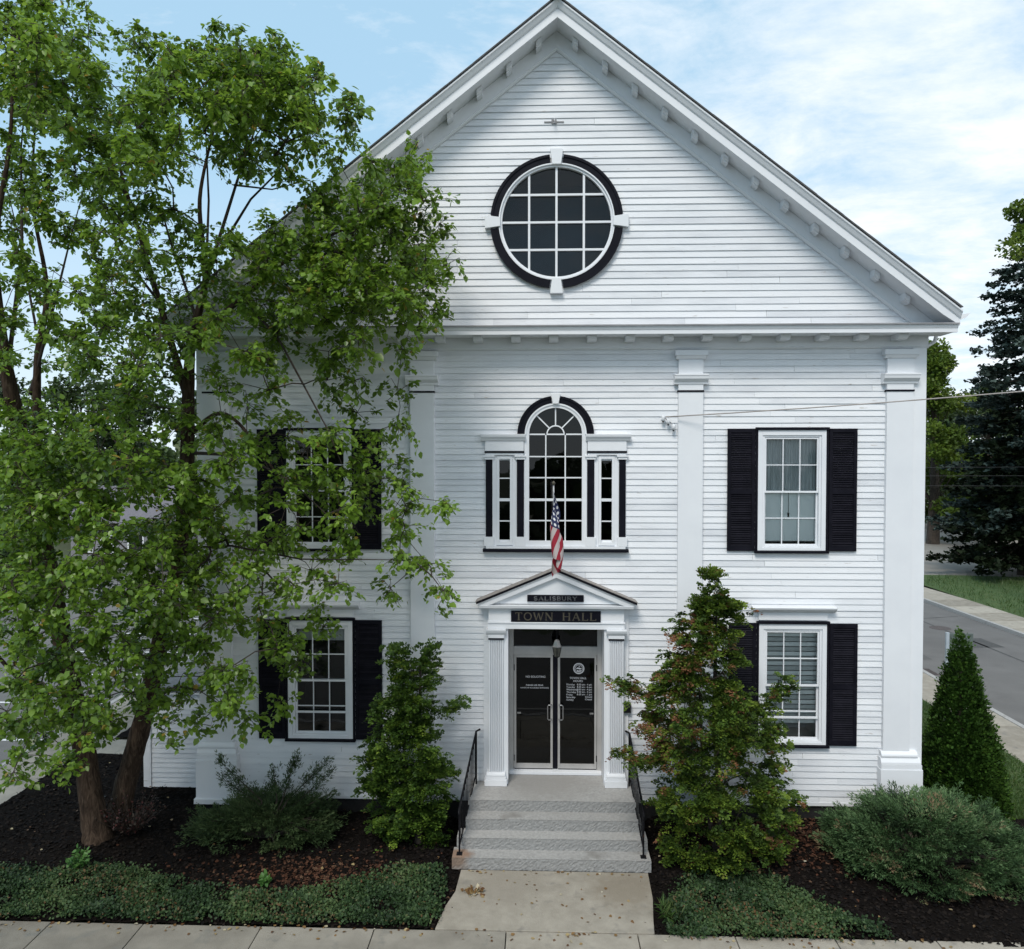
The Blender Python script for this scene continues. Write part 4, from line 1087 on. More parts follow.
# ------------------------------------------------------------------ signs
def glyph_strokes(ch):
    def arc(cx, cy, rx, ry, a0, a1, n=14): return [(cx + rx * math.cos(R(a0 + (a1 - a0) * i / n)), cy + ry * math.sin(R(a0 + (a1 - a0) * i / n))) for i in range(n + 1)]
    G = {
        'T': (.85, [([(.42, 0), (.42, 1)], 1.3), ([(.0, .97), (.85, .97)], .6), ([(.03, .97), (.03, .78)], .6), ([(.82, .97), (.82, .78)], .6), ([(.25, .03), (.6, .03)], .5)]),
        'O': (1.0, [(arc(.5, .5, .44, .47, 0, 360, 32), 1.0)]),
        'W': (1.25, [([(.05, 1), (.36, 0)], 1.2), ([(.36, 0), (.63, .95)], .6), ([(.63, .95), (.92, 0)], 1.2), ([(.92, 0), (1.2, 1)], .6), ([(-.06, .98), (.18, .98)], .5), ([(1.08, .98), (1.3, .98)], .5)]),
        'N': (1.0, [([(.12, 0), (.12, 1)], .7), ([(.12, 1), (.86, 0)], 1.3), ([(.86, 0), (.86, 1)], .7), ([(.0, .03), (.26, .03)], .5), ([(.72, .97), (1., .97)], .5), ([(-.02, .97), (.14, .97)], .5)]),
        'H': (1.0, [([(.14, 0), (.14, 1)], 1.3), ([(.86, 0), (.86, 1)], 1.3), ([(.14, .5), (.86, .5)], .6), ([(.0, .03), (.3, .03)], .5), ([(.0, .97), (.3, .97)], .5), ([(.7, .03), (1., .03)], .5), ([(.7, .97), (1., .97)], .5)]),
        'A': (1.0, [([(.1, 0), (.5, 1)], .6), ([(.5, 1), (.9, 0)], 1.3), ([(.24, .34), (.77, .34)], .6), ([(-.03, .03), (.24, .03)], .5), ([(.74, .03), (1.04, .03)], .5)]),
        'L': (.8, [([(.14, 0), (.14, 1)], 1.3), ([(.0, .03), (.75, .03)], .6), ([(.75, .0), (.75, .22)], .6), ([(.0, .97), (.3, .97)], .5)]),
        'I': (.35, [([(.17, 0), (.17, 1)], 1.2), ([(.02, .03), (.32, .03)], .5), ([(.02, .97), (.32, .97)], .5)]),
        'S': (.7, [(arc(.35, .74, .27, .24, 20, 270, 14) + arc(.35, .26, .29, .24, 90, -160, 14), 1.1)]),
        'B': (.75, [([(.12, 0), (.12, 1)], 1.2), ([(.0, .97), (.4, .97)] + arc(.4, .75, .24, .22, 90, -90) + [(.12, .53)], .8), ([(.12, .53), (.42, .51)] + arc(.42, .27, .29, .24, 90, -90) + [(0, .03)], .8)]),
        'U': (.9, [([(.13, 1), (.13, .35)] + arc(.45, .35, .32, .33, 180, 360) + [(.77, 1)], 1.0), ([(.0, .97), (.27, .97)], .5), ([(.64, .97), (.9, .97)], .5)]),
        'R': (.85, [([(.12, 0), (.12, 1)], 1.2), ([(.0, .97), (.42, .97)] + arc(.42, .74, .26, .23, 90, -90) + [(.12, .51)], .8), ([(.42, .5), (.85, 0)], 1.2), ([(.0, .03), (.26, .03)], .5)]),
        'Y': (.9, [([(.08, 1), (.45, .48)], 1.2), ([(.82, 1), (.45, .48)], .6), ([(.45, .48), (.45, 0)], 1.2), ([(-.02, .97), (.22, .97)], .5), ([(.68, .97), (.92, .97)], .5), ([(.3, .03), (.6, .03)], .5)]),
        ' ': (.75, [])}
    return G[ch]
def letters(s, x0, x1, z0, h, y, wt, gap=.22):
    tot = sum(glyph_strokes(c)[0] for c in s) + gap * (len(s) - 1)
    k = (x1 - x0) / tot; x = x0; m = MB(); lay = 0
    for c in s:
        w, st = glyph_strokes(c)
        for pl, f in st:
            hw = wt * f / 2; n = len(pl); lay += 1
            yy = y - .0004 * (lay % 7)
            P = [Vector((x + px * k, z0 + pz * h)) for px, pz in pl]
            rings = []
            for i, p in enumerate(P):
                d = (P[min(i + 1, n - 1)] - P[max(i - 1, 0)]).normalized(); q = Vector((-d.y, d.x)) * hw
                rings.append([(p.x + q.x, yy, p.y + q.y), (p.x - q.x, yy, p.y - q.y), (p.x - q.x, y + .004, p.y - q.y), (p.x + q.x, y + .004, p.y + q.y)])
            m.loft(rings)
        x += (w + gap) * k
    return m
def signboard(name, x0, x1, z0, z1, y, s, pad, hpad, wt, mat, label):
    t = thing(name, (0, 0, 0), label, 'sign')
    m = MB(); m.box(x0, x1, y - .03, y, z0, z1); obj(m, 'board', 'black_paint', t, bevel=.004)
    obj(letters(s, x0 + pad, x1 - pad, z0 + hpad, z1 - z0 - 2 * hpad, y - .034, wt), 'lettering', mat, t)
    at_base(t, ((x0 + x1) / 2, y, z0))
signboard('name_sign', -.875, .86, 4.02, 4.235, -.207, 'TOWN HALL', .085, .032, .021, 'gold', 'long black board reading TOWN HALL in dull gold serif letters over the doors')
signboard('name_sign', -.56, .53, 4.42, 4.552, -.243, 'SALISBURY', .13, .030, .017, 'silver_letter', 'small black board reading SALISBURY inside the porch pediment')

# ------------------------------------------------------------------ lantern hung over the doors
t = thing('hanging_lantern', (0, 0, 0), 'grey metal lantern hanging above the meeting of the double doors', 'lantern')
lx, ly = .02, -.02
m = MB(); m.tube([(lx, ly, 3.872), (lx, ly, 3.60)], .011, 8); m.tube([(lx, ly, 3.872), (lx, ly, 3.85)], [.06, .05], 12); obj(m, 'stem', 'iron', t)
def hexr(r, z): return [(lx + r * math.cos(R(60 * i + 30)), ly + r * math.sin(R(60 * i + 30)), z) for i in range(6)]
m = MB(); m.loft([hexr(.03, 3.63), hexr(.055, 3.60), hexr(.085, 3.515), hexr(.105, 3.495), hexr(.10, 3.485)]); obj(m, 'cap', 'steel', t)
m = MB(); m.loft([hexr(.092, 3.484), hexr(.055, 3.30)]); obj(m, 'glass', 'lantern_glass', t)
m = MB()
for i in range(6): m.tube([(lx + .097 * math.cos(R(60 * i + 30)), ly + .097 * math.sin(R(60 * i + 30)), 3.486), (lx + .058 * math.cos(R(60 * i + 30)), ly + .058 * math.sin(R(60 * i + 30)), 3.295)], .007, 5)
m.loft([hexr(.064, 3.30), hexr(.05, 3.285), hexr(.015, 3.265)]); obj(m, 'cage', 'iron', t)
at_base(t, (lx, ly, 3.265))

t = thing('entry_phone', (0, 0, 0), 'small black box on the wall beside the right-hand porch pilaster', 'wall box')
m = MB(); m.box(1.325, 1.465, -.13, -.062, 2.22, 2.42); obj(m, 'case', 'plastic_black', t, bevel=.012)
m = MB(); m.box(1.345, 1.445, -.14, -.131, 2.25, 2.33); obj(m, 'lid', 'iron', t, bevel=.004)
at_base(t, (1.395, -.062, 2.22))

# insulator bracket and service wire
t = thing('wire_bracket', (0, 0, 0), 'white porcelain insulators on a bracket beside the upper right inner pilaster', 'bracket')
m = MB(); m.tube([(2.05, -.02, 8.01), (2.12, -.09, 7.95), (2.28, -.10, 7.82), (2.30, -.02, 7.80)], .012, 6); obj(m, 'arm', 'steel', t)
for x, z in ((2.06, 7.97), (2.16, 7.91), (2.26, 7.80)):
    m = MB(); m.tube([(x, -.10, z + .05), (x, -.11, z + .02), (x, -.11, z - .01), (x, -.10, z - .05)], [.02, .04, .026, .04], 10); obj(m, 'insulator', 'white_paint', t, smooth=True)
    m = MB(); m.tube([(x, -.10, z - .05), (x, -.10, z - .085)], [.022, .012], 8); obj(m, 'pin', 'iron', t)
at_base(t, (2.16, -.02, 7.8))
def wire(name, a, b, sag, r_, mat, label, group=None):
    a, b = Vector(a), Vector(b); pts = []
    for i in range(25):
        f = i / 24; p = a.lerp(b, f); p.z -= sag * 4 * f * (1 - f); pts.append(p)
    m = MB(); m.tube(pts, r_, 6)
    tag(m.build(name, mat, smooth=True), label, 'wire', group)
wire('service_wire', (2.10, -.12, 7.99), (30, -7.5, 11.4), .55, .011, 'pale_wire', 'pale service wire slanting up to the right across the front wall')
for z, lb in ((6.92, 'uppermost of the thin dark wires in front of the trees right of the hall'), (6.45, 'middle one of the thin dark wires in front of the trees right of the hall'), (5.90, 'lowest of the thin dark wires in front of the trees right of the hall')):
    wire('power_line', (-2, 34.2, z - .4), (46, 22, z - .0), .12, .011, 'wire', lb, 'thin wires in front of the trees')

# small lamp bracket high in the gable
t = thing('gable_fixture', (0, 0, 0), 'small weathered metal bracket on the siding above the round window', 'bracket')
m = MB(); m.box(-.24, .14, -.032, -.02, 13.68, 13.705); m.box(-.1, -.0, -.04, -.018, 13.66, 13.74); obj(m, 'plate', 'flashing', t)
m = MB(); m.tube([(-.05, -.03, 13.71), (-.05, -.11, 13.71), (-.05, -.13, 13.64)], .016, 8); obj(m, 'hook', 'steel', t)
at_base(t, (-.05, -.02, 13.66))

# ------------------------------------------------------------------ flag
t = thing('flag', (0, 0, 0), 'limp striped American flag on a slanting pole above the porch', 'flag')
base = Vector((-.03, -.03, 5.24)); tip = Vector((-.075, -1.28, 6.74))
m = MB(); m.tube([base, tip], [.016, .013], 8); obj(m, 'pole', 'white_paint', t, smooth=True)
m = MB(); m.tube([tip + Vector((0, 0, -.03)), tip + Vector((0, -.01, .0)), tip + Vector((0, -.015, .025)), tip + Vector((0, -.02, .05))], [.012, .03, .03, .008], 10); obj(m, 'finial', 'gold', t, smooth=True)
m = MB(); m.tube([base + Vector((0, .02, -.04)), base + Vector((0, -.05, .05))], .032, 8); obj(m, 'socket', 'steel', t)
NU, NV = 60, 28
verts = []; cloth = []
for j in range(NV + 1):
    v = j / NV
    for i in range(NU + 1):
        f = i / NU; u = 1.50 * f                        # u along the fly, v down the hoist
        a = tip.lerp(base, .03 + .42 * v)               # hoist laced to the pole
        # the fly hangs down under its own weight; the folds gather towards the tip
        drop = u * (0.86 - .10 * v) * (1 - .04 * math.sin(3 * v))
        g = min(1, f * 2.2); g = g * g * (3 - 2 * g)
        cx = -.085 + .055 * math.sin(2.6 * f + .5) - .012
        cy = tip.y + .12
        ph = v * 13.5 + 2.4 * f
        fx = cx + (.058 + .035 * math.sin(3.0 * f)) * math.cos(ph) + .035 * math.sin(5 * f + 6 * v) + .10 * (f ** 2)
        fy = cy + (.05 + .05 * f) * math.sin(ph) + .06 * v
        x = a.x * (1 - g) + fx * g; y = a.y * (1 - g) + fy * g
        z = a.z - drop - .25 * g * (tip.z - a.z) * -1.0 * .5
        verts.append((x, y, z)); cloth.append((u, v, v + .62 * f))
faces = [(j * (NU + 1) + i, j * (NU + 1) + i + 1, (j + 1) * (NU + 1) + i + 1, (j + 1) * (NU + 1) + i) for j in range(NV) for i in range(NU)]
m = MB(); m.add(verts, faces)
fl = obj(m, 'cloth', 'flag_cloth', t, smooth=True)
a = fl.data.attributes.new('cloth', 'FLOAT_VECTOR', 'POINT'); a.data.foreach_set('vector', np.array(cloth, dtype=np.float32).reshape(-1))
at_base(t, tuple(base))

# ------------------------------------------------------------------ roadside sign beyond the cone tree, house far left
t = thing('street_sign', (0, 0, 0), 'grey-green back of a street sign on a steel post beside the right-hand road', 'street sign')
m = MB(); m.box(10.17, 10.25, 5.0, 5.06, 0, 2.68); obj(m, 'post', 'post_steel', t)
m = MB(); m.box(10.253, 10.86, 5.01, 5.035, 1.62, 2.66); obj(m, 'panel', 'sign_back', t, bevel=.006)
at_base(t, (10.72, 5.03, 0))

t = thing('grey_house', (0, 0, 0), 'low grey house with a pale shingled roof glimpsed through the leafy tree', 'house')
m = MB(); m.box(-31, -25.2, 34, 41, -.2, 2.9); m.prism_x([(34, 2.9), (41, 2.9), (37.5, 4.9)], -31, -25.2); obj(m, 'wall', 'grey_siding', t)
m = MB()
m.prism_x([(33.4, 2.74), (37.5, 5.09), (37.5, 5.17), (33.4, 2.82)], -31.4, -24.8); m.prism_x([(41.6, 2.74), (37.52, 5.09), (37.52, 5.17), (41.6, 2.82)], -31.4, -24.8)
obj(m, 'roof', 'house_shingle', t)
for x in (-30.6, -27.2):
    m = MB(); frame(m, x, x + 1.1, .9, 2.2, .1, 33.95, 33.998); w_ = obj(m, 'window', 'white_paint', t)
    m = MB(); m.box(x + .1, x + 1.0, 33.97, 33.996, 1.0, 2.1); obj(m, 'pane', 'dark_room', w_)
m = MB(); m.box(-29, -28.1, 33.95, 33.998, -.1, 2.05); d_ = obj(m, 'door', 'white_paint', t)
at_base(t, (-30, 34, -.2))
